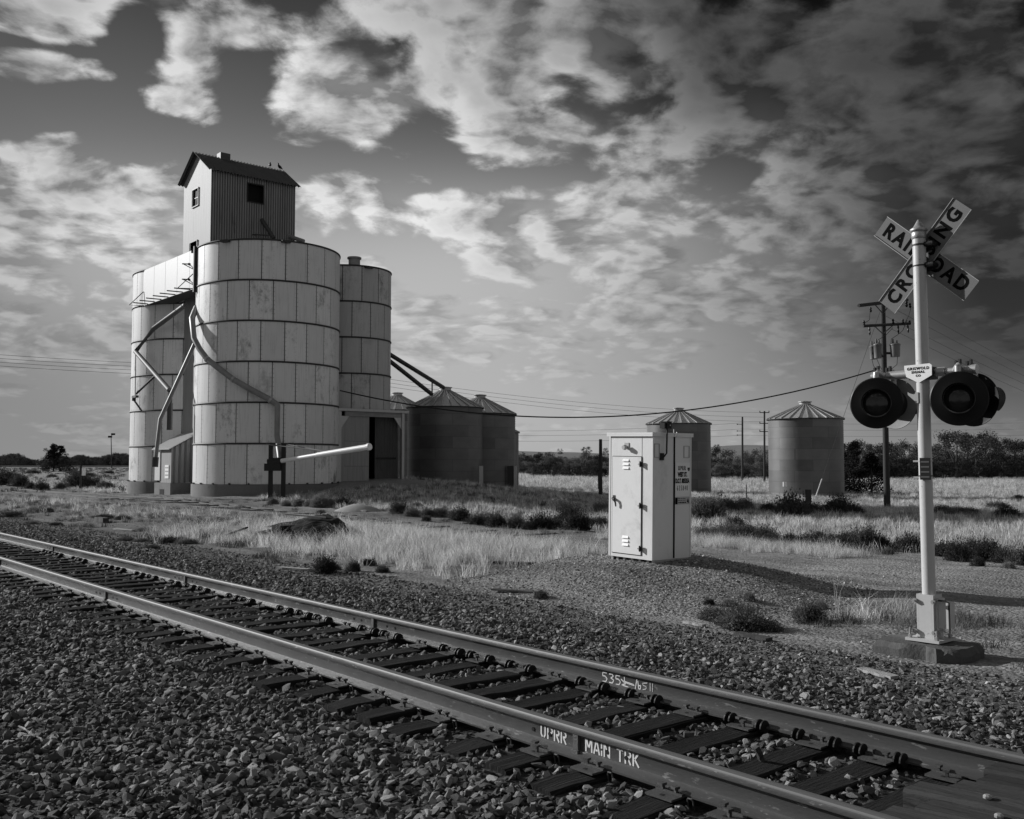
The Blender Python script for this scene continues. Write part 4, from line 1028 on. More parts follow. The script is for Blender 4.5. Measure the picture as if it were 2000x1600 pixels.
hh_ = thing('headhouse_tower', 'tall corrugated tower with gabled headhouse rising behind the silos', 'grain elevator tower', W(HU, HBb, 0), TH)
gt = lambda x: EAVE + RISE * (1 - abs(x - HW / 2) / (HW / 2))
def hz(px, py, Y=58.6): return P(px, py, Y).z
win1 = (2.55 - .0, 3.35, hz(387, 393), hz(387, 360)); win2 = (2.75, 3.75, hz(383, 489), hz(383, 464))
# front gable wall: runs along -u from the corner
mb = MB(); corr(mb, (-HW, 0, 0), (1, 0, 0), (0, -1, 0), HW, 0, gt, [(HW - 2.75, HW - 1.85, win1[2], win1[3]), (HW - 3.0, HW - 1.9, win2[2], win2[3])], pitch=.14, amp=.0045); mb.build('gable_wall', M['corr_light'], hh_)
lw = (2.35, 3.35, hz(497, 395, 59.8), hz(497, 361, 59.8))
mb = MB(); corr(mb, (0, 0, 0), (0, 1, 0), (1, 0, 0), HL, 0, lambda x: EAVE, [(lw[0], lw[1], lw[2], lw[3])], pitch=.16, groove=.085); mb.build('side_wall', M['corr'], hh_)
mb = MB(); corr(mb, (-HW, HL, 0), (1, 0, 0), (0, 1, 0), HW, 0, gt); mb.build('rear_wall', M['corr'], hh_)
mb = MB(); corr(mb, (-HW, 0, 0), (0, 1, 0), (-1, 0, 0), HL, 0, lambda x: EAVE); mb.build('side_wall', M['corr'], hh_)
def rframe(mb, axis, a0, a1, z0, z1, off, w=.06):
    for (p, q, r_, s_) in ((a0 - w, a0, z0 - w, z1 + w), (a1, a1 + w, z0 - w, z1 + w), (a0, a1, z0 - w, z0), (a0, a1, z1, z1 + w)):
        if axis == 'x': mb.box(p, q, off - .05, off + .0, r_, s_)
        else: mb.box(off, off + .05, p, q, r_, s_)
wf = MB(); rframe(wf, 'x', -2.75, -1.85, win1[2], win1[3], -.02); w_ = wf.build('window_frame', M['iron'], hh_)
mb = MB(); mb.box(-2.75, -1.85, .05, .06, win1[2], win1[3]); mb.build('pane', M['lens'], w_)
mb = MB(); mb.box(-2.31, -2.28, .02, .045, win1[2], win1[3]); mb.box(-2.75, -1.85, .02, .045, (win1[2] + win1[3]) / 2 - .02, (win1[2] + win1[3]) / 2 + .02); mb.build('glazing_bar', M['pipedark'], w_)
wf = MB(); rframe(wf, 'x', -3.0, -1.9, win2[2], win2[3], -.02); wf.build('hatch_frame', M['iron'], hh_)
wf = MB(); rframe(wf, 'y', lw[0], lw[1], lw[2], lw[3], .02); wf.build('window_frame', M['iron'], hh_)
mb = MB(); mb.box(-HW + .3, -.3, .35, HL - .35, .5, EAVE - .2); mb.build('dark_interior', M['dark'], hh_)
# roof sheets, ribs running down the slope
ov, oe = .32, .30; n = int((HL + 2 * ov) / .21 * 4)
for side in (-1, 1):
    mb = MB(); sl = sqrt((HW / 2) ** 2 + RISE ** 2); sxv = Vector((side * HW / 2, 0, -RISE)) / sl; nv = Vector((side * RISE, 0, HW / 2)) / sl
    top0 = Vector((-HW / 2, -ov, EAVE + RISE + .10)); pr = [.06, .0, -.05, .0]; vs = []
    for i in range(n + 1):
        y = (HL + 2 * ov) * i / n
        for L in (0, (sl + oe) * .5, sl + oe): vs.append(top0 + Vector((0, y, 0)) + sxv * L + nv * pr[i % 4])
    fs = [(i * 3 + j, i * 3 + j + 1, (i + 1) * 3 + j + 1, (i + 1) * 3 + j) for i in range(n) for j in range(2)]
    mb.add(vs, fs); mb.build('roof_sheet', M['roofrust'], hh_)
mb = MB(); mb.box(-HW / 2 - .28, -HW / 2 + .28, 1.35, 2.0, EAVE + RISE - .1, EAVE + RISE + .38); mb.build('ridge_vent', M['roofrust'], hh_)
mb = MB(); mb.tube([(.02, 3.3, hz(493, 428, 60)), (.9, 3.7, hz(517, 468, 60))], .13, 10); mb.tube([(.03, 2.7, hz(493, 460, 60)), (.9, 3.6, hz(512, 463, 60))], .04, 6); mb.build('roof_spout', M['pipedark'], hh_)
mb = MB(); mb.tube([(-.1, 5.2, hz(562, 458, 61)), (1.0, 5.7, hz(586, 472, 61))], .13, 10); mb.build('roof_spout', M['pipe'], hh_)
# pigeons on the ridge
def bird(py_, yaw, label):
    ridge = W(HU - HW / 2, HBb + py_, EAVE + RISE + .13)
    b = MB(); k = 10
    prof = [(-.20, .03, .012), (-.13, .05, .035), (-.06, .075, .06), (.0, .09, .072), (.05, .115, .066), (.09, .155, .048), (.105, .20, .036), (.115, .235, .034), (.135, .25, .02), (.165, .243, .004)]
    b.tube([(x, 0, z + .05) for x, z, r_ in prof], [q[2] for q in prof], 10)
    b.tube([(.0, .02, .06), (.0, .02, -.03)], .008, 5); b.tube([(.0, -.02, .06), (.0, -.02, -.03)], .008, 5)
    o = b.build('pigeon', M['black'], loc=ridge, rot=yaw, smooth=True); tag(o, label, 'bird', 'pigeons on the tower roof')
    o.scale = (1.35, 1.35, 1.35)
bird(4.85, TH + radians(150), 'dark pigeon perched on the tower ridge, the one nearer the roof vent')
bird(5.55, TH + radians(-70), 'dark pigeon perched at the far end of the tower ridge')

# bridge panel between the silo tops
bu0, bb0 = UB(P(386, 486, 55.3)); bz0, bz1 = P(382, 563, 55.3).z, P(386, 486, 55.3).z
br = thing('gallery_wall', 'smooth bright sheet metal wall spanning between the tops of the two front silos', 'gallery wall', W(bu0, bb0 - .05, 0), TH)
npl = 9; BL = 8.4
for i in range(npl):
    a0 = -BL + BL * i / npl; mb = MB(); mb.box(a0 + .006, a0 + BL / npl - .006, -.02 - .006 * (i % 2), .02, bz0, bz1)
    mb.build('sheet_panel', M['panel2'], br)
mb = MB(); mb.box(-BL, 0, .021, 1.2, bz0 + .02, bz0 + .06); mb.box(-BL, 0, .021, 1.6, bz1 - .1, bz1 + .04); mb.build('gallery_floor', M['hoop'], br)
mb = MB(); mb.box(.003, .13, -.20, .10, bz0 - .25, bz1 + .1); mb.build('corner_post', M['hoop'], br)
for i in range(7):
    x = -BL + .9 + i * 1.12; mb = MB(); mb.tube([(x, -.03, bz0 + .02), (x - .55, -.75, bz0 + .10)], .035, 6); mb.build('bracket_arm', M['iron'], br)
for x in (-.25, -BL + .1):
    mb = MB(); mb.tube([(x, -.04, bz0 + .9), (x - .9, -.6, bz0 + .1), (x, -.04, bz0)], .03, 6); mb.build('strut', M['iron'], br)
for (cx, cb, ang) in ((C1[0], C1[1], -2.05), (C2[0], C2[1], -2.7)):
    own = silo1 if cx == C1[0] else silo2
    for dz in (.75, 1.65):
        z = TOPZ - dz; ca, sa = cos(ang), sin(ang); mb = MB()
        mb.tube([(4.1 * ca, 4.1 * sa, z), (4.9 * ca, 4.9 * sa, z)], .035, 6); mb.tube([(4.85 * ca, 4.85 * sa, z), (4.1 * cos(ang + .16), 4.1 * sin(ang + .16), z - .5)], .025, 6)
        mb.tube([(4.5 * ca, 4.5 * sa, z - .05), (4.5 * ca, 4.5 * sa, z + .05)], .09, 8); mb.build('wire_bracket', M['iron'], own)

# spouts: pixel path with depth given by an offset from a silo surface
def on_silo(px, py, c, R):
    d = ray(px, py); o = Vector((0, 0, EYE)); cw = W(c[0], c[1])
    a = d.x ** 2 + d.y ** 2; b_ = -2 * (d.x * cw.x + d.y * cw.y); cc_ = cw.x ** 2 + cw.y ** 2 - R * R; disc = b_ * b_ - 4 * a * cc_
    s = (-b_ - sqrt(disc)) / (2 * a) if disc > 0 else -b_ / (2 * a)
    return o + d * s
sp_ = thing('loading_spout', 'long grey grain spout curving down across the front silo to the white auger tube', 'grain spout')
path = [P(384, 600, 55.4), P(375, 622, 54.6), P(379, 661, 54.0), on_silo(390, 682, C1, 4.45), on_silo(405, 702, C1, 4.4), on_silo(428, 720, C1, 4.4), on_silo(455, 741, C1, 4.4), on_silo(492, 762, C1, 4.4), on_silo(528, 781, C1, 4.45), on_silo(542, 791, C1, 4.5)]
mb = MB(); mb.tube(path, .16, 12); smooth_by_angle(mb.build('inclined_pipe', M['pipe'], sp_), 60)
for a in (4, 6, 8):
    mb = MB(); d = (path[a + 1] - path[a]).normalized(); mb.tube([path[a] - d * .06, path[a] + d * .06], .18, 12); mb.build('pipe_collar', M['galv'], sp_)
p2 = [on_silo(542, 790, C1, 4.55), on_silo(541, 850, C1, 4.75), P(546, 886, 50.9), P(548, 903, 50.7)]
mb = MB(); mb.tube(p2, .15, 12); smooth_by_angle(mb.build('drop_pipe', M['pipe'], sp_), 60)
br2 = thing('branch_spout', 'thin straight grain spout slanting down left to the small shed', 'grain spout')
q0 = P(380, 672, 53.9); q1 = P(313, 819, 53.3); q2 = P(303, 905, 53.3)
mb = MB(); mb.tube([q0, q1, q2], .11, 10); smooth_by_angle(mb.build('pipe', M['pipe'], br2), 60)
mb = MB(); mb.tube([q2 + (q1 - q2) * .14, q2 - Vector((0, 0, .2))], .17, 8); mb.build('spout_end', M['pipedark'], br2)
zz_ = thing('zigzag_spout', 'bent grey spout crossing the left silo and turning back down to the right', 'grain spout')
mb = MB(); z_path = [P(362, 596, 57.5), on_silo(300, 642, C2, 4.5), on_silo(265, 687, C2, 4.6), P(331, 762, 56.0)]
mb.tube(z_path, .15, 10); smooth_by_angle(mb.build('pipe', M['pipemid'], zz_), 60)
mb = MB(); mb.tube([P(332, 765, 56.0), P(332, 790, 56.0)], .10, 8); mb.tube([P(332, 788, 56.0), P(331, 840, 56.0)], .17, 8); mb.build('spout_end', M['pipedark'], zz_)
mb = MB(); mb.tube([on_silo(302, 735, C2, 4.15), on_silo(265, 770, C2, 4.9)], .07, 6); mb.tube([on_silo(265, 690, C2, 4.6), on_silo(264, 775, C2, 4.9)], .025, 5); mb.build('strut', M['iron'], zz_)
mb = MB(); mb.box(-.35, .35, -.10, .10, -.07, .07); mb.tube([(-.2, 0, -.07), (-.2, 0, -.25)], .12, 8); mb.tube([(-.3, 0, -.2), (.3, .3, -.9)], .03, 5); mb.tube([(-.1, 0, -.2), (.45, .3, -.9)], .03, 5)
pp_ = on_silo(264, 775, C2, 4.9); mb.build('wire_bracket', M['iron'], silo2, loc=Matrix.Rotation(-TH, 3, 'Z') @ (pp_ - W(C2[0], C2[1], 0)))
# auger tube and its posts
au = thing('auger_tube', 'bright white auger tube sticking out to the right from two black posts', 'auger')
a0 = P(546, 901, 50.6); a1 = P(720, 873, 46.5)
mb = MB(); mb.tube([a0, a0 + (a1 - a0) * .55], .115, 14); mb.tube([a0 + (a1 - a0) * .45, a1], .14, 14); smooth_by_angle(mb.build('tube', M['auger'], au))
mb = MB(); mb.tube([a0 + (a1 - a0) * .99, a1 + (a1 - a0) * .012], .17, 14); mb.build('tube_end', M['auger'], au)
mb = MB(); mid = a0 + (a1 - a0) * .52; mb.tube([P(520, 868, a0.y), mid + Vector((0, 0, .13))], .025, 5); mb.tube([P(560, 868, a0.y + .1), mid + Vector((0, 0, .13))], .025, 5); mb.build('stay_rod', M['pipe'], au)
mb = MB(); mb.tube([a0 - Vector((.6, 0, .1)), a0 + Vector((.1, 0, 0))], .22, 10); mb.box(a0.x - .75, a0.x + .1, a0.y - .2, a0.y + .25, a0.z - .5, a0.z - .12); mb.build('motor_housing', M['iron'], au)
for px in (528, 553):
    q = P(px, 968, a0.y); mb = MB(); mb.box(q.x - .10, q.x + .10, q.y - .1, q.y + .1, -.3, P(px, 866, a0.y).z); mb.build('post', M['iron'], au)
mb = MB(); q = P(528, 870, a0.y); q2_ = P(553, 870, a0.y); mb.tube([q, q2_], .05, 6); mb.build('crossbar', M['iron'], au)

# small shed between the silos
sc_ = G(332, 973, 0); su, sb = UB(sc_)
sh = thing('small_shed', 'small lean-to shed of ribbed metal on a concrete base between the silos', 'shed', W(su, sb, 0), TH)
zt0 = P(334, 876, 55.5).z; zt1 = zt0 + .95; SW, SD = 2.55, HBb - sb
mb = MB(); mb.box(-SW, 0, 0, SD, -.4, .88); mb.build('concrete_base', M['concrete'], sh)
mb = MB(); mb.box(-1.65, -.95, -.012, -.002, .15, .5); mb.build('base_opening', M['dark'], sh)
top_s = lambda x: zt0 + (zt1 - zt0) * x / SD
mb = MB(); corr(mb, (-SW + .85, .05, 0), (1, 0, 0), (0, -1, 0), SW - .9, .89, lambda x: zt0, pitch=.16, amp=.005); mb.build('front_wall', M['corr_light'], sh)
mb = MB(); mb.box(-SW, -SW + .84, -.0, .05, 1.02, zt0 - .15); mb.build('door', M['panel2'], sh)
mb = MB(); corr(mb, (-.03, .05, 0), (0, 1, 0), (1, 0, 0), SD - .05, .89, top_s, pitch=.34, groove=.12); mb.build('side_wall', M['corr'], sh)
mb = MB(); mb.add([(-SW - .15, -.15, zt0 - .03), (.08, -.15, zt0 - .03), (.08, SD, zt1 + .03), (-SW - .15, SD, zt1 + .03), (-SW - .15, -.15, zt0 + .03), (.08, -.15, zt0 + .03), (.08, SD, zt1 + .09), (-SW - .15, SD, zt1 + .09)],
       [(3, 2, 1, 0), (4, 5, 6, 7), (0, 1, 5, 4), (1, 2, 6, 5), (2, 3, 7, 6), (3, 0, 4, 7)]); mb.build('roof', M['galv'], sh)
mb = MB(); mb.box(-.95, -.35, .018, .026, 1.15, 1.95); nb = mb.build('notice_board', M['signwhite'], sh)
for k in range(3):
    mb = MB(); mb.box(-.90, -.40, .012, .0175, 1.75 - k * .22, 1.83 - k * .22); mb.build('notice_line', M['galv'], nb)

# drive shed under the narrow silo
DU = -51.5; db0, db1 = 29.9, 34.75; ZR = P(730, 803, 59).z; GZ = P(700, 944, 59).z
ds = thing('drive_shed', 'flat roofed shed with light panelled wall and dark doorway right of the front silo', 'shed', W(DU, 0, 0), TH)
for i in range(3):
    z0_ = GZ - .5 + (ZR - GZ + .2) * i / 3; mb = MB(); mb.box(-.06 - .004 * i, 0, db0 + .55, 32.2, z0_ + .012, GZ - .5 + (ZR - GZ + .2) * (i + 1) / 3 - .0); mb.build('wall_panel', M['concrete'] if False else M['corr_light'], ds)
mb = MB(); mb.box(-4.8, .22, db0 - .2, db1 + .25, ZR, ZR + .16); mb.build('roof', M['galv'], ds)
mb = MB(); mb.box(-.04, .10, db0 + .55, db1, ZR - .30, ZR - .01); mb.build('header_beam', M['pipe'], ds)
mb = MB(); mb.box(-.09, .15, db1 - .22, db1 - .04, GZ - .8, ZR - .001)
mb.build('post', M['galv'], ds)
mb = MB(); mb.box(-.2, .12, db0 + .0, db0 + .28, GZ - .8, ZR - .001); mb.build('post', M['galv'], ds)
mb = MB(); mb.prism([(0, 0), (.55, 0), (0, -.75)], -.04, .04, Matrix(((0, 0, 1, .04), (-1, 0, 0, db1 - .22), (0, 1, 0, ZR - .30), (0, 0, 0, 1)))); mb.build('brace', M['galv'], ds)
mb = MB(); mb.prism([(0, 0), (.55, 0), (0, -.75)][::-1], -.04, .04, Matrix(((0, 0, 1, .04), (1, 0, 0, db0 + .28), (0, 1, 0, ZR - .30), (0, 0, 0, 1)))); mb.build('brace', M['galv'], ds)
mb = MB(); corr(mb, (-.45, 32.9, GZ - .8), (0, 1, 0), (1, 0, 0), db1 - 33.0, 0, lambda x: ZR - GZ + .75, pitch=.2, amp=.02); dd_ = mb.build('sliding_door', M['roofrust'], ds)
mb = MB(); mb.box(-.44, -.40, 32.95, db1 - .3, GZ + 1.45, GZ + 1.57); mb.build('door_rail', M['iron'], dd_)
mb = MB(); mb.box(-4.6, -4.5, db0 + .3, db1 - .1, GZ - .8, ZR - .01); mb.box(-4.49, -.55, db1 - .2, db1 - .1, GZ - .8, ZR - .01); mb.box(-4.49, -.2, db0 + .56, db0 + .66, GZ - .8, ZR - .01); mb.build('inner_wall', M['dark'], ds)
mb = MB(); mb.box(-.2, .02, db0 + .282, db0 + .55, GZ - .8, ZR - .31); mb.build('wall_panel', M['corr_light'], ds)

# ------------------------------------------------------------------ corrugated grain bins
def grain_bin(px, Y, R, eave_py, apex_py, base_py, label, doorless=True):
    c = P(px, 900, Y); ze = P(px, eave_py, Y - R * .75).z; za = P(px, apex_py, Y).z; zb_ = P(px, base_py, Y - R).z - .6
    t = thing('grain_bin', label, 'grain bin', (c.x, c.y, 0), random.uniform(0, 1), 'corrugated round grain bins')
    prof = []; z = zb_; i = 0
    while z < ze - .02: prof.append((R + (.02 if i % 2 else -.02), z)); z += .07; i += 1
    prof.append((R, ze))
    b = MB(); b.lathe(prof, 56); smooth_by_angle(b.build('wall', M['binwall'], t), 80)
    n = 26; seg = 2 * pi / n; ro = R + .12; ri = .42; zr0 = ze - .04; zr1 = za - .32
    b = MB(); a0_, a1_ = -seg / 2 + .006, seg / 2
    vs = [(ro * cos(a0_), ro * sin(a0_), zr0), (ro * cos(a1_), ro * sin(a1_), zr0), (ri * cos(a1_), ri * sin(a1_), zr1), (ri * cos(a0_), ri * sin(a0_), zr1)]
    b.add(vs, [(0, 1, 2, 3)])
    # raised rib along one edge
    h = .075; wv = Vector((-sin(a1_), cos(a1_), 0)) * .035
    p0, p1 = Vector(vs[1]), Vector(vs[2]); up = Vector((0, 0, h))
    b.add([p0 - wv, p0 + wv, p0 + wv + up, p0 - wv + up, p1 - wv, p1 + wv, p1 + wv + up * .7, p1 - wv + up * .7], [(0, 1, 2, 3), (4, 7, 6, 5), (0, 4, 5, 1), (1, 5, 6, 2), (2, 6, 7, 3), (3, 7, 4, 0)])
    me = b.mesh('roof_panel', M['binroof'])
    for i in range(n): link('roof_panel', me, t, rot=i * seg)
    b = MB(); b.lathe([(ro, zr0 - .05), (ro + .01, zr0 + .01)], 56); b.lathe([(R - .05, zr0 - .05), (ro, zr0 - .05)], 56); b.build('eave_ring', M['hoop'], t)
    b = MB(); b.lathe([(ri + .02, zr1 - .03), (ri + .02, zr1 + .17), (ri - .04, zr1 + .18)], 20); b.lathe([(ri + .1, zr1 + .20), (ri + .1, zr1 + .26), (0, zr1 + .33)], 20); b.lathe([(0, zr1 + .19), (ri + .1, zr1 + .20)], 20); b.build('roof_cap', M['binroof'], t)
    return t, c, ze, za
GB = []
gb1 = grain_bin(869, 72, 2.76, 793, 755, 948, 'dark corrugated grain bin with conical roof standing beside the drive shed')
gb2 = grain_bin(937, 75.8, 2.76, 806, 770, 960, 'corrugated grain bin half hidden behind the one beside the drive shed')
gb3 = grain_bin(775, 84, 2.76, 800, 766, 950, 'grain bin whose roof shows above the drive shed roof')
gb4 = grain_bin(957, 92, 2.70, 843, 812, 955, 'grain bin of which only a thin strip shows behind the others')
gb5 = grain_bin(1326, 87, 2.80, 826, 796, 958, 'corrugated grain bin behind the white signal cabinet')
gb6 = grain_bin(1574, 75, 2.78, 816, 783, 974, 'corrugated grain bin standing alone in front of the dark cedar tree')
for t_, px_, w_ in ((gb1, 940, .28), (gb2, 997, .5), (gb2, 1006, .3)):
    t, c, ze, za = t_; q = P(px_, 900, c.y - 1.9); mb = MB(); mb.box(-w_ / 2, w_ / 2, -.1, .1, -.6, P(px_, 910, c.y - 1.9).z)
    mb.build('ladder_post' if w_ < .4 else 'side_door', M['postwood'] if w_ > .4 else M['binroof'], t, loc=Matrix.Rotation(-t.rotation_euler.z, 3, 'Z') @ Vector((q.x - c.x, q.y - c.y, 0)), rot=-t.rotation_euler.z)
t, c, ze, za = gb2
t, c, ze, za = gb6
q = P(1533, 946, c.y - 2.35); mb = MB(); mb.box(-.13, .13, -.06, .06, -.17, .17); mb.build('meter_box', M['signwhite'], t, loc=Matrix.Rotation(-t.rotation_euler.z, 3, 'Z') @ Vector((q.x - c.x, q.y - c.y, q.z)), rot=-t.rotation_euler.z)
# two conveying pipes from the elevator to the first bin
for k, (pa_, pb_, ya, lab) in enumerate((((738, 678), (866, 757), 64.5, 'upper of the two dark pipes running down from the elevator to the grain bin roof'), ((738, 687), (843, 770), 64.0, 'lower of the two dark pipes running down from the elevator to the grain bin roof'))):
    mb = MB(); A = P(*pa_, ya); Bp = P(*pb_, 71.5 if k == 0 else 70.6); mb.tube([A, Bp], .15, 10)
    if k == 0:
        mb2 = MB(); s = P(844, 742, 70.7); mb2.tube([s, P(844, 768, 70.7)], .05, 6)
    o = mb.build('conveying_pipe', M['pipedark'], smooth=True); tag(o, lab, 'conveying pipe', 'pipes to the grain bins')
    if k == 0: mb2.build('prop', M['pipedark'], o)

# ------------------------------------------------------------------ utility poles and wires
def catenary(a, b, sag, n=18): return [a.lerp(b, i / n) - Vector((0, 0, 4 * sag * (i / n) * (1 - i / n))) for i in range(n + 1)]
up = thing('utility_pole', 'tall dark wooden utility pole with crossarms and three transformers behind the crossing signal', 'utility pole')
pb = P(1733, 993, 57); pt_ = P(1724, 586, 57)
mb = MB(); mb.tube([pb - Vector((0, 0, .5)), pt_], .19, 12, r2=.14); smooth_by_angle(mb.build('pole', M['polewood'], up))
mb = MB(); A, Bq = P(1677, 597, 55.6), P(1772, 586, 58.2); mb.tube([A, Bq], .10, 6); mb.build('crossarm', M['polewood'], up)
mb = MB(); A2, B2 = P(1686, 637, 56.6), P(1778, 632, 57.0); mb.tube([A2, B2], .085, 6); mb.build('crossarm', M['polewood'], up)
mb = MB(); mb.tube([P(1708, 594, 56.6), P(1724, 612, 56.8)], .035, 5); mb.tube([P(1740, 592, 57.2), P(1725, 612, 56.8)], .035, 5); mb.tube([P(1708, 637, 56.6), P(1724, 652, 56.7)], .03, 5); mb.tube([P(1746, 634, 56.9), P(1725, 652, 56.7)], .03, 5); mb.build('arm_brace', M['wire'], up)
for (x, y0, y1, r_) in ((1700, 600, 610, .06), (1770, 588, 600, .07), (1777, 592, 602, .06), (1687, 626, 637, .06), (1744, 623, 634, .06), (1763, 623, 633, .06), (1776, 626, 633, .07), (1698, 638, 655, .045), (1754, 634, 652, .045), (1773, 634, 650, .045)):
    mb = MB(); a_, b_ = P(x, y0, 56.8), P(x + 1, y1, 56.8); mb.tube([a_, a_.lerp(b_, .3), a_.lerp(b_, .5), a_.lerp(b_, .7), b_], [r_ * .6, r_ * 1.3, r_ * .7, r_ * 1.3, r_ * .6], 8); mb.build('insulator', M['black'], up)
for k, (x, y0, y1, w, Y) in enumerate(((1705, 676, 702, 11, 57.5), (1714, 672, 700, 13, 56.6), (1748, 672, 697, 17, 56.8))):
    a_, b_ = P(x, y0, Y), P(x, y1, Y); R = w * Y / FPX / 2 * 1.15; tr = thing('x', None, None); bpy.data.objects.remove(tr)
    mb = MB(); mb.lathe([(0, b_.z), (R * .9, b_.z), (R * .92, b_.z + .05), (R, a_.z - .1), (R * 1.08, a_.z - .08), (R * 1.08, a_.z - .02), (R * .7, a_.z + .04), (0, a_.z + .08)], 20, c=(a_.x, a_.y)); o = smooth_by_angle(mb.build('transformer', M['transformer'], up), 40)
    mb = MB(); mb.tube([(a_.x - R * .4, a_.y, a_.z), (a_.x - R * .4, a_.y, a_.z + .30)], [.06, .04], 8); mb.tube([(a_.x + R * .4, a_.y, a_.z), (a_.x + R * .4, a_.y, a_.z + .22)], [.05, .035], 8); mb.build('bushing', M['joint'], o)
mb = MB(); mb.tube([P(1724, 690, 57), P(1748, 690, 57)], .07, 6); mb.tube([P(1703, 690, 57.2), P(1726, 690, 57)], .07, 6); mb.build('mounting_bracket', M['iron'], up)
def drop(path): mb = MB(); mb.tube(path, .016, 5); mb.build('jumper_wire', M['cable'], up)
for pts in ([(1740, 672), (1741, 662), (1752, 655), (1763, 646), (1772, 625)], [(1712, 672), (1715, 664), (1730, 655), (1744, 640)], [(1700, 602), (1698, 625), (1688, 632)], [(1753, 697), (1752, 712), (1740, 722), (1728, 728)], [(1703, 702), (1706, 715), (1715, 724)], [(1779, 602), (1775, 616), (1768, 630)], [(1712, 700), (1718, 714), (1722, 722)]):
    drop([P(a, b, 56.7) for a, b in pts])
def wire(a, b, sag, r_, m, name, label, cat, group=None, n=18):
    mb = MB(); mb.tube(catenary(a, b, sag, n), r_, 5); o = mb.build(name, m); tag(o, label, cat, group); return o
wire(P(664, 763, 58.5), P(1710, 723, 56.5), 2.15, .042, M['cable'], 'service_cable', 'thick black twisted cable sagging from the narrow silo to the utility pole', 'cable', n=40)
for (x0, y0, x1, y1) in ((1776, 597, 2300, 842), (1752, 606, 2300, 850), (1731, 618, 2300, 858), (1740, 642, 2300, 868)):
    wire(P(x0, y0, 57), P(x1, y1, 125), .9, .011, M['wire'], 'power_line', 'thin wire running from the transformer pole down to the right', 'wire', 'four wires right of the transformer pole')
gb = GT(1592, 974)
mb = MB(); mb.tube([P(1720, 605, 57), gb], .012, 5); o = mb.build('guy_wire', M['wire']); tag(o, 'guy wire slanting from the utility pole down to the ground left of it', 'guy wire')
mb = MB(); dirg = (P(1720, 605, 57) - gb).normalized(); mb.tube([gb + dirg * .3, gb + dirg * 2.1], .035, 6); mb.build('guy_guard', M['auger'], o)
for k in range(4):
    A = P(-300, 668 + 7.5 * k, 72); Bq = P(600, 716 + 7 * k, 104); Cq = P(1493, 806 + 9 * k, 152)
    wire(A, Bq, .5, .016, M['wire'], 'power_line', 'thin wire of the distant line left of the elevator', 'wire', 'distant wires left of the elevator')
    if k < 3: wire(Bq, Cq, 1.1, .018, M['wire'], 'power_line', 'thin wire of the distant line between elevator and far poles', 'wire', 'distant wires behind the grain bins')
for k, (ya, yb) in enumerate(((842, 826), (850, 838), (861, 850))):
    wire(P(930, ya, 150), P(1450, yb, 150), .4, .018, M['wire'], 'power_line', 'thin level wire low in the sky between bins and far poles', 'wire', 'low level wires behind the cabinet')
    wire(P(1450, yb, 150), P(2400, yb - 14, 170), .7, .015, M['wire'], 'power_line', 'thin level wire right of the far poles', 'wire', 'low level wires right of the far poles')
for x, yb, yt, Y, lab, arms in ((1450, 943, 814, 150, 'distant bare utility pole, the left one of the far pair', ()), (1493, 945, 803, 150, 'distant utility pole with small crossarms, the right one of the far pair', (806, 827, 843))):
    t = thing('utility_pole', lab, 'utility pole', group='far pair of utility poles')
    b0_ = P(x, yb, Y); t0 = P(x, yt, Y); mb = MB(); mb.tube([b0_ - Vector((0, 0, .6)), t0], .19, 10, r2=.13); mb.build('pole', M['polewood'], t)
    for ya in arms:
        c_ = P(x, ya, Y); mb = MB(); mb.box(c_.x - .75, c_.x + .75, c_.y - .06, c_.y + .06, c_.z - .06, c_.z + .06); mb.build('crossarm', M['polewood'], t)
        for dx in (-.7, .7): mb = MB(); mb.tube([(c_.x + dx, c_.y, c_.z + .05), (c_.x + dx, c_.y, c_.z + .28)], .07, 6); mb.build('insulator', M['black'], t)
    if not arms:
        for ya in (829, 842, 850): c_ = P(x, ya, Y); mb = MB(); mb.tube([(c_.x - .8, c_.y, c_.z), (c_.x, c_.y, c_.z)], .04, 5); mb.tube([(c_.x - .8, c_.y, c_.z - .08), (c_.x - .8, c_.y, c_.z + .1)], .07, 6); mb.build('insulator', M['black'], t)
# stub pole, posts, light pole, small signs
t = thing('stub_pole', 'short dark wooden pole standing in the grass left of the white cabinet', 'pole')
mb = MB(); mb.tube([P(1173, 966, 62), P(1173, 858, 62)], .125, 10, r2=.10); mb.build('pole', M['polewood'], t)
mb = MB(); q = P(1172, 938, 61.8); mb.box(q.x - .14, q.x + .10, q.y - .12, q.y, q.z - .55, q.z + .55); mb.build('meter_box', M['polewood'], t)
q = GT(1579, 993); mb = MB(); mb.box(-.12, .12, -.12, .12, -.3, 1.02); mb.box(-.13, .13, -.13, .13, 1.021, 1.06); tag(mb.build('wooden_post', M['postwood'], loc=q, rot=.3), 'thick dark wooden post near the guy wire anchor in front of the lone bin', 'post')
q = GT(1458, 975); mb = MB(); mb.tube([(0, 0, -.2), (0, 0, .95)], .035, 6); mb.tube([(0, 0, .95), (0, 0, 1.0)], .04, 6); tag(mb.build('fence_stake', M['postwood'], loc=q), 'thin dark stake in the grass between the two right grain bins', 'stake')
t = thing('marker_sign', 'small blank white sign on a dark post at the left beside the siding', 'sign', GT(157, 956))
mb = MB(); mb.box(-.07, .07, -.07, .07, -.3, 1.9); mb.build('post', M['postwood'], t)
mb = MB(); mb.box(.09, .40, -.03, -.01, 1.1, 1.68); mb.build('sign_panel', M['signwhite'], t)
t = thing('street_light', 'distant tall light pole with two lamp heads left of the elevator', 'street light')
a_ = P(218, 914, 240); b_ = P(217, 852, 240); mb = MB(); mb.tube([a_, b_], .14, 6, r2=.09); mb.tube([b_, P(221, 848, 240)], .07, 5); mb.build('pole', M['polewood'], t)
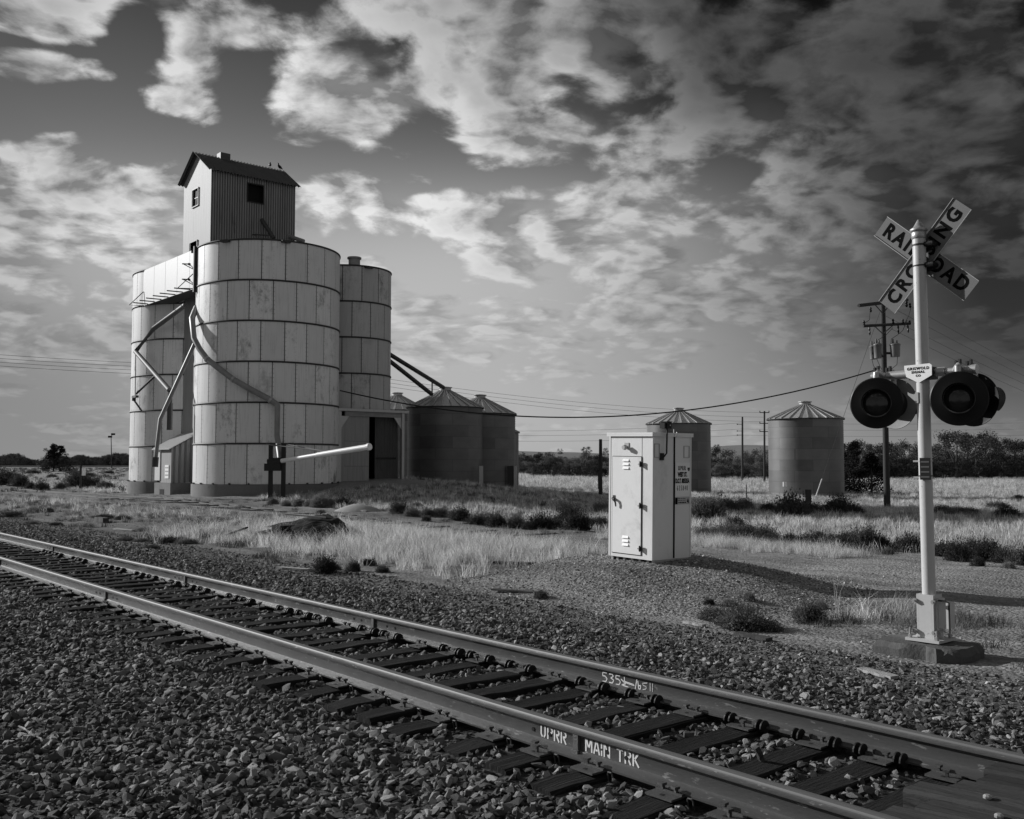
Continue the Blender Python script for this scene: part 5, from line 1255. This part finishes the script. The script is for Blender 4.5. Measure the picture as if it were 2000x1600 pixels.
for px, py in ((215, 853), (221, 848)): c_ = P(px, py, 240); mb = MB(); mb.box(c_.x - .4, c_.x + .4, c_.y - .3, c_.y + .3, c_.z - .25, c_.z + .2); mb.build('lamp_head', M['black'], t)

# ------------------------------------------------------------------ shrubs and trees
def leafquad(mb, p, s, r):
    a = Vector((r.gauss(0, 1), r.gauss(0, 1), r.gauss(0, 1))).normalized(); b = a.orthogonal().normalized(); c_ = a.cross(b)
    mb.add([p - b * s - c_ * s * .6, p + b * s - c_ * s * .6, p + b * s * .5 + c_ * s, p - b * s * .5 + c_ * s], [(0, 1, 2, 3)])
def bush_mesh(seed, m, h=1., n=1100):
    """unit bush: radius 1, height h; fine twigs radiating from the base with leaf flecks"""
    r = random.Random(seed); mb = MB(); lobes = [(r.uniform(-.4, .4), r.uniform(-.4, .4), r.uniform(.55, 1.)) for _ in range(5)]
    for i in range(n):
        cx, cy, k = r.choice(lobes); a = r.uniform(0, 2 * pi); e = math.asin(r.uniform(.02, 1)); L = k * r.uniform(.7, 1.05) * .8
        d = Vector((cos(a) * cos(e), sin(a) * cos(e), sin(e) * h * 1.15)); o = Vector((cx * .5, cy * .5, -.03)); tip = Vector((cx, cy, 0)) * .7 + d * L
        w = .012; sd_ = d.orthogonal().normalized() * w; st = o.lerp(tip, r.uniform(.2, .6))
        mb.add([st - sd_, st + sd_, tip], [(0, 1, 2)])
        for _ in range(3): leafquad(mb, o.lerp(tip, r.uniform(.55, 1.03)) + Vector((r.gauss(0, .03), r.gauss(0, .03), r.gauss(0, .02))), r.uniform(.012, .030), r)
    V = np.array(mb.v); rr = np.percentile(np.hypot(V[:, 0], V[:, 1]), 97); hh_ = np.percentile(V[:, 2], 98.5)
    mb.v = [(x / rr, y / rr, z / hh_) for x, y, z in V]
    return mb.mesh('shrub', m)
BM = [bush_mesh(i, M['bush'], .85 + .1 * (i % 3)) for i in range(5)] + [bush_mesh(20 + i, M['bush_lt'], .8) for i in range(3)]
def bushes(lst, label, group, pale=.25, name='sagebrush', hk=1.08):
    for (px, py, w) in lst:
        q = GT(px, py); s = w * q.y / FPX / 2 * 1.22 * random.uniform(.85, 1.2)
        me_ = BM[random.randrange(5, 8)] if random.random() < pale else BM[random.randrange(0, 5)]
        o = link(name, me_, loc=q, rot=random.uniform(0, 6.28)); o.scale = (s, s, s * random.uniform(.7, 1.15) * hk); tag(o, label, 'shrub', group)
bushes([(587, 989, 22), (607, 989, 24), (625, 991, 30), (645, 992, 26), (668, 992, 28), (690, 990, 22), (560, 988, 20), (535, 985, 22)], 'dark weedy shrub in the row at the foot of the front silo', 'shrubs at the foot of the silo', .5)
bushes([(783, 1004, 30), (803, 1008, 26), (838, 1008, 30), (858, 1009, 30), (815, 994, 24), (770, 992, 24)], 'grey green shrub at the gravel edge left of the biggest shrubs', 'shrubs right of the sand heap', .6)
bushes([(900, 1017, 44), (930, 1024, 30), (952, 1024, 56), (968, 1030, 30), (1005, 1030, 34), (1030, 1034, 30), (1052, 1033, 44)], 'rounded dark shrub behind the siding between the bins and the cabinet', 'large shrubs behind the siding', .3)
bushes([(1092, 1004, 40), (1110, 1022, 50), (1125, 1036, 44), (1150, 1034, 40), (1172, 1032, 40), (1085, 1034, 30), (1175, 1000, 30)], 'dense dark shrub in the thicket just left of the cabinet', 'thicket left of the cabinet', .2)
bushes([(1380, 1016, 60), (1420, 1002, 44), (1452, 998, 46), (1400, 1000, 30), (1500, 1000, 36), (1545, 1014, 58), (1590, 1004, 44), (1640, 1006, 60), (1672, 1010, 40), (1460, 1046, 40), (1435, 1030, 30)], 'dark shrub in the dry grass between the gravel lane and the right grain bins', 'shrubs in the grass right of the cabinet', .25)
bushes([(1372, 1048, 34), (1400, 1052, 36), (1425, 1058, 44), (1455, 1060, 44), (1492, 1060, 50), (1508, 1064, 30), (1545, 1064, 44), (1572, 1064, 40), (1598, 1060, 44), (1630, 1068, 44), (1655, 1068, 44), (1690, 1072, 46), (1722, 1072, 36), (1752, 1076, 36), (1780, 1078, 44), (1850, 1086, 60), (1872, 1096, 44), (1905, 1090, 46), (1935, 1094, 50), (1965, 1100, 50), (1995, 1104, 44)], 'dark shrub in the long row along the far edge of the gravel lane', 'row of shrubs along the gravel lane', .15)
bushes([(1910, 1106, 24), (1972, 1110, 22), (1735, 1082, 20), (1680, 1072, 16)], 'tiny dark shrub standing out on the gravel lane', 'tiny shrubs on the gravel lane', .1)
bushes([(1868, 1004, 56), (1840, 1004, 40), (1945, 996, 50), (1966, 1010, 40), (1890, 1004, 40), (1990, 975, 24)], 'low dark shrub far out in the field right of the mast', 'shrubs in the field right of the mast', .2, hk=.6)
bushes([(1440, 1226, 100), (1490, 1230, 70), (1395, 1212, 60)], 'wide feathery shrub on the gravel below the cabinet mound', 'feathery shrubs below the mound', 1., hk=.62)
bushes([(1582, 1216, 46), (1600, 1190, 30), (1560, 1200, 26), (1425, 1184, 26), (1462, 1172, 22), (1385, 1180, 20)], 'small shrub on the gravel between the cabinet and the mast', 'small shrubs between cabinet and mast', .6)
bushes([(1057, 1168, 26)], 'single small dark shrub alone on the gravel left of the mound', None, 0)
bushes([(630, 1120, 40), (690, 1116, 32), (655, 1112, 26), (620, 1066, 24), (745, 1118, 26), (720, 1104, 24)], 'small dark shrub at the near edge of the grass belt', 'shrubs at the near edge of the grass belt', .3)
bushes([(628, 1006, 20), (833, 1018, 18), (705, 1022, 14)], 'small shrub growing between the rails of the siding', 'shrubs on the siding', .3)
bushes([(20, 948, 52), (0, 946, 40), (80, 957, 26), (60, 955, 20), (150, 954, 40), (180, 953, 40), (210, 956, 34), (40, 950, 30), (118, 956, 20)], 'dark low shrub beyond the siding near the small sign', 'shrubs beyond the siding at the left', .1)
bushes([(60, 1024, 26), (112, 1026, 26), (250, 1056, 30), (330, 1060, 50), (300, 1072, 30), (365, 1062, 40), (272, 1058, 26), (90, 1000, 24), (20, 1010, 40), (200, 1012, 40), (240, 1015, 30), (430, 1050, 34), (390, 1040, 30)], 'low dark weed clump on the rough ground left of the wreckage', 'weed clumps on the left verge', .2, hk=.45)
bushes([(140 + 37 * i, 925 + (i * 7) % 14, 16 + (i * 5) % 9) for i in range(-3, 3)] , 'small dark shrub in the far left meadow', 'shrubs in the far left meadow', .1, hk=.6)

def tree_mesh(seed, m, kind='round', n=4200):
    """unit tree, height 1: crown made of many small leaf faces in clumps"""
    r = random.Random(seed); cr = MB(); clumps = []
    if kind == 'round':
        for i in range(26):
            a = r.uniform(0, 2 * pi); z = r.uniform(.12, .90); rad = .40 * sqrt(max(.05, 1 - ((z - .45) / .56) ** 2)) * r.uniform(.3, 1)
            clumps.append((Vector((cos(a) * rad, sin(a) * rad, z)), r.uniform(.07, .15)))
    else:
        for i in range(34):
            z = r.uniform(.03, .96); rad = .34 * (1 - z) ** .8 * r.uniform(.35, 1.05) + .01; a = r.uniform(0, 2 * pi)
            clumps.append((Vector((cos(a) * rad, sin(a) * rad, z)), .05 + .07 * (1 - z)))
    for i in range(n):
        c_, s = r.choice(clumps); d = Vector((r.gauss(0, 1), r.gauss(0, 1), r.gauss(0, .8))); d = d.normalized() * s * r.uniform(.35, 1.1)
        p = c_ + d
        if p.z > .02: leafquad(cr, p, r.uniform(.006, .014), r)
    tr = MB(); tr.tube([(0, 0, -.06), (.01, 0, .3), (.0, .01, .7)], [.022, .016, .006], 7)
    for i in range(5):
        c_, s = clumps[i]; tr.tube([(0, 0, r.uniform(.12, .4)), tuple(c_)], [.010, .004], 5)
    return cr.mesh('crown', m), tr.mesh('trunk', M['bark'])
M['tree_mid'] = leafmat('tree_leaf_mid', .075, .25, .7)
TR = [tree_mesh(i, M['tree'] if i % 2 else M['tree_mid']) for i in range(5)] + [tree_mesh(10 + i, M['tree_lt']) for i in range(4)]
CD = [tree_mesh(40 + i, M['cedar'], 'cone', 5200) for i in range(3)]
def tree(name, mesh, q, h, wx, label, cat='tree', group=None):
    t = thing(name, label, cat, q, random.uniform(0, 6.28), group); t.scale = (h * wx, h * wx, h)
    link('crown', mesh[0], t); link('trunk', mesh[1], t); return t
def tree_at(px, base_y, top_y, Y, mesh, name, label, group=None, wx=1.):
    b_ = P(px, base_y, Y); t_ = P(px, top_y, Y); return tree(name, mesh, (b_.x, b_.y, b_.z - .2), (t_.z - b_.z) * 1.13 + .2, wx, label, 'tree', group)
# cedar by the lone bin
tree_at(1668, 966, 872, 84, CD[0], 'cedar_tree', 'dark pointed cedar rising just right of the lone grain bin', wx=1.1)
tree_at(1702, 966, 892, 83, CD[1], 'cedar_tree', 'lower dark spreading cedar between the pointed cedar and the utility pole', wx=1.5)
tree_at(1650, 964, 892, 86, CD[2], 'cedar_tree', 'dark cedar mostly hidden by the lone grain bin', wx=1.3)
# wood along the right
R_ = random.Random(12)
for i in range(40):
    px = 1350 + i * 18.5 + R_.uniform(-6, 6)
    if 1395 < px < 1400: px += 8
    env = 882 if px < 1500 else (884 - 10 * sin((px - 1500) / 90.) if px < 1700 else 880 - 20 * exp(-((px - 1905) / 70.) ** 2) - 4 * sin(px / 21.))
    if px < 1500: env = 884 + 3 * sin(px / 9.)
    else: env -= 7
    tree_at(px, 934, env + R_.uniform(-4, 5), 205 + R_.uniform(-14, 22), TR[R_.randrange(0, 5) if (px > 1620 or R_.random() < .4) else R_.randrange(5, 9)], 'field_tree', 'leafy tree in the dark wood along the right edge of the field', 'wood along the right edge of the field', wx=R_.uniform(.95, 1.35))
for i in range(30):
    px = 1340 + i * 24 + R_.uniform(-8, 8)
    tree_at(px, 934, 905 + R_.uniform(-6, 6), 192 + R_.uniform(-4, 6), TR[R_.randrange(0, 5) if (px > 1620 or R_.random() < .6) else R_.randrange(5, 9)], 'field_tree', 'low tree at the front of the wood along the right edge of the field', 'front trees of the right wood', wx=R_.uniform(1.5, 2.2))
for i in range(17):
    px = 1012 + i * 11.5 + R_.uniform(-4, 4)
    tree_at(px, 928, 893 + R_.uniform(-5, 6) + 3 * sin(i), 232 + R_.uniform(-10, 12), TR[R_.randrange(5, 9) if R_.random() < .7 else R_.randrange(0, 5)], 'field_tree', 'pale bushy tree in the thicket between the bins and the cabinet', 'pale trees left of the cabinet', wx=R_.uniform(1.1, 1.6))
for px, ty, by in ((1053, 884, 892), (1094, 877, 888), (1072, 883, 890), (1145, 874, 892), (1182, 876, 890), (1022, 884, 892), (1285, 878, 890), (1400, 869, 880)):
    tree_at(px, by, ty, 560, TR[px % 5], 'hill_tree', 'small lone tree on the hillside above the pale trees', 'lone trees on the hill', wx=1.2)
# left side
t = tree_at(96, 916, 878, 240, TR[1], 'meadow_tree', 'ragged dark tree standing alone on the left horizon, the shorter left half of the clump', 'ragged trees on the left', wx=.9)
tree_at(104, 921, 872, 236, CD[1], 'meadow_tree', 'ragged dark tree standing alone on the left horizon, the tallest of the clump', 'ragged trees on the left', wx=1.5)
tree_at(117, 921, 876, 236, CD[2], 'meadow_tree', 'ragged dark tree on the left horizon, right of the tallest one', 'ragged trees on the left', wx=1.6)
tree_at(125, 917, 892, 234, TR[2], 'meadow_tree', 'low bushy right end of the dark tree clump on the left horizon', 'ragged trees on the left', wx=1.3)
# far wood on the left horizon, one mass
xs_, rs_, ss_, is_ = [], [], [], []
for i in range(420):
    px = R_.uniform(-330, 1010) if i % 3 else R_.uniform(-50, 250); Y = R_.uniform(560, 680); b_ = P(px, 906, Y); h = (16 + 4 * sin(px / 17.) + R_.uniform(-3, 3)) * Y / FPX * (1.15 if (px < 35 or px > 150) else .85)
    xs_.append((b_.x, b_.y, -.3)); rs_.append((0, 0, R_.uniform(0, 6.28))); ss_.append((h * 1.5, h * 1.5, h + 1)); is_.append(R_.randrange(0, 5))
scatter('far_wood', xs_, rs_, ss_, is_, [TR[i][0] for i in range(5)], 'far dark wood along the left horizon')
xs_, rs_, ss_, is_ = [], [], [], []
for i in range(300):
    px = R_.uniform(950, 2300); Y = R_.uniform(238, 300); b_ = P(px, 931, Y); h = R_.uniform(4.2, 5.6)
    xs_.append((b_.x, b_.y, gz(b_.x, b_.y) - .3)); rs_.append((0, 0, R_.uniform(0, 6.28))); ss_.append((h * 1.5, h * 1.5, h)); is_.append(R_.randrange(0, 5))
scatter('undergrowth', xs_, rs_, ss_, is_, [TR[i][0] for i in range(5)], 'dark undergrowth filling the wood behind the field trees')
# pale far road on the left
mb = MB(); a_, b_ = P(-200, 909, 430), P(258, 909, 430); mb.box(a_.x, b_.x, 428, 432, .25, .95); o = mb.build('far_road', M['sand']); structure(o)['label'] = 'pale far road embankment on the left horizon'

# ------------------------------------------------------------------ wreckage, boards, sand, brush pile
q = GT(590, 1052)
wr = thing('wrecked_sheet', 'heap of crumpled black sheet roofing lying in the dry grass', 'wreckage', q, TH); wr.scale = (.95, .9, .95)
def sheet(pts_fn, nu, nv, m, name, par, th=.02):
    mb = MB(); vs = [pts_fn(i / nu, j / nv) for j in range(nv + 1) for i in range(nu + 1)]; k = len(vs)
    vs2 = [(x, y, z - th) for x, y, z in vs]
    fs = [(j * (nu + 1) + i, j * (nu + 1) + i + 1, (j + 1) * (nu + 1) + i + 1, (j + 1) * (nu + 1) + i) for j in range(nv) for i in range(nu)]
    mb.add(vs, fs); mb.add(vs2, [f[::-1] for f in fs]); return mb.build(name, m, par)
def nz(x, y, s=1.): return mnoise.noise((x * 1.7 + s, y * 1.7, s))
sheet(lambda a, b: (-1.55 + 2.1 * a, -.5 + 1.7 * b, .12 + .52 * sin(pi * (.25 + .55 * a)) * (.45 + .55 * b) + .05 * nz(a * 4, b * 3)), 14, 10, M['tarp'], 'bent_sheet', wr)
sheet(lambda a, b: (.1 + 1.75 * a, -.75 + 1.5 * b, .02 + .66 * cos(pi * .5 * a) ** .8 * (.5 + .5 * b) + .07 * nz(a * 5, b * 4, 3.)), 14, 10, M['tarp'], 'bent_sheet', wr)
sheet(lambda a, b: (-2.2 + 1.7 * a, -1.0 + 1.0 * b, .02 + .20 * a + .12 * b + .08 * nz(a * 5, b * 4, 7.)), 10, 8, M['tarp'], 'bent_sheet', wr)
mb = MB(); mb.box(-.75, .65, -.03, .03, -.02, .02, Matrix.Translation((.1, .1, .66)) @ Euler((0, .05, .5)).to_matrix().to_4x4()); mb.build('bare_lath', M['board'], wr)
mb = MB(); mb.box(-.25, .30, -.9, -.3, .0, .42); mb.build('dark_core', M['tarp'], wr)
def debris(px, py, L, w, h, yaw, m, label, cat='board', tilt=0., name='loose_board'):
    q = GT(px, py); mb = MB(); k = 6; vs = []
    for i in range(k + 1):
        x = -L / 2 + L * i / k; j = random.uniform(-.01, .01)
        vs += [(x, -w / 2 + j, 0), (x, w / 2 + j, 0), (x, w / 2 + j, h), (x, -w / 2 + j, h + random.uniform(-.005, .005))]
    fs = [(i * 4 + j, i * 4 + (j + 1) % 4, (i + 1) * 4 + (j + 1) % 4, (i + 1) * 4 + j) for i in range(k) for j in range(4)] + [(3, 2, 1, 0), tuple(k * 4 + j for j in range(4))]
    mb.add(vs, fs); o = mb.build(name, m, loc=(q.x, q.y, q.z + .01 + abs(sin(tilt)) * L / 2), rot=(0, tilt, yaw)); tag(o, label, cat); return o
debris(480, 1050, 1.25, .30, .10, TH + .15, M['board'], 'splintered pale board leaning in the grass left of the black wreckage', tilt=.16)
debris(452, 1055, .9, .4, .05, TH + .9, M['tarp'], 'small folded black sheet beside the splintered pale board', 'sheet', tilt=-.35, name='folded_sheet')
debris(198, 1021, .95, .2, .17, TH + .0, M['boarddark'], 'short dark timber block in the left verge', 'timber')
debris(242, 1036, 1.1, .12, .03, TH + .2, M['board'], 'thin pale board flat on the left verge')
debris(352, 1055, .9, .07, .03, TH + .1, M['board'], 'thin pale lath on the left verge nearer the rails')
debris(700, 1000, 1.0, .14, .08, TH + .25, M['sand'], 'flat grey plank beside the small sand heap', name='grey_plank')
debris(742, 988, .95, .20, .14, TH + .55, M['auger'], 'short bright white pipe-like board near the sand heap')
debris(575, 1113, .75, .14, .03, TH + .4, M['board'], 'broken pale board on the ballast below the wreckage')
debris(755, 1128, .4, .06, .03, TH + .4, M['board'], 'small pale stick on the gravel at the grass edge')
debris(1005, 1103, .9, .12, .05, TH + .5, M['boarddark'], 'dark plank lying at the near edge of the grass belt')
debris(1015, 1158, 1.0, .10, .03, TH + .35, M['boarddark'], 'dark lath flat on the gravel left of the mound')
debris(1715, 1320, .42, .11, .03, TH - .25, M['board'], 'splintered wood piece on the ballast below the signal mast')
debris(1355, 1222, .35, .07, .03, TH - .1, M['board'], 'pale chip of wood at the top of the ballast right of centre')
debris(1470, 1248, .5, .12, .04, TH - .1, M['boarddark'], 'dark wood piece on the ballast below the feathery shrub')
debris(60, 1437, .55, .012, .010, TH + .05, M['board'], 'thin dry stalk lying on the foreground ballast', 'stalk', name='dry_stalk')
debris(1480, 1498, .12, .03, .03, TH + 1.2, M['boarddark'], 'small upright splinter among the stones between the rails', 'splinter', tilt=1.1, name='wood_splinter')
q = GT(700, 998); mb = MB(); mb.lathe([(1.0, -.05), (.8, .08), (.5, .22), (.2, .32), (0, .34)], 20); o = mb.build('sand_heap', M['sand'], loc=q, smooth=True); o.scale = (1.1, .8, .9); tag(o, 'small pale heap of sand beside the siding', 'sand heap')
# brush pile far centre
mb = MB(); r = random.Random(3)
for i in range(420):
    px = r.uniform(1035, 1180); Y = r.uniform(196, 204); q = P(px, 930, Y); h = r.uniform(.1, 1.4) * (.5 + .5 * sin((px - 1030) / 48.) ** 2)
    a = r.uniform(0, pi); L = r.uniform(.4, 1.4); mb.tube([(q.x - cos(a) * L, q.y, gz(q.x, q.y) + max(0, h - .3)), (q.x + cos(a) * L, q.y + sin(a) * L, gz(q.x, q.y) + h + r.uniform(-.3, .4))], .08, 4)
o = mb.build('brush_pile', M['bark']); tag(o, 'long heap of dark cut brushwood at the far edge of the field', 'brush pile', kind='stuff')
# tall single stalks near the mast
for k, (px, py, h, lab) in enumerate(((1632, 1205, .62, 'tall single pale grass stalk left of the mast'), (1740, 1195, .34, 'arching pale grass clump just left of the mast'), (1690, 1212, .40, 'pale grass clump between the small shrubs and the mast'), (1762, 1206, .38, 'pale grass clump touching the mast base in the picture'), (1655, 1213, .3, 'short pale grass clump beside the tall stalk'))):
    q = GT(px, py); me_ = tuft(500 + k, 9 if k == 0 else 60, h, .06 if k == 0 else .22, .006, .25 if k == 0 else .9).mesh('grass_clump', M['straw']); tag(link('grass_clump', me_, loc=q), lab, 'grass clump')
print('objects', len(scene.objects))
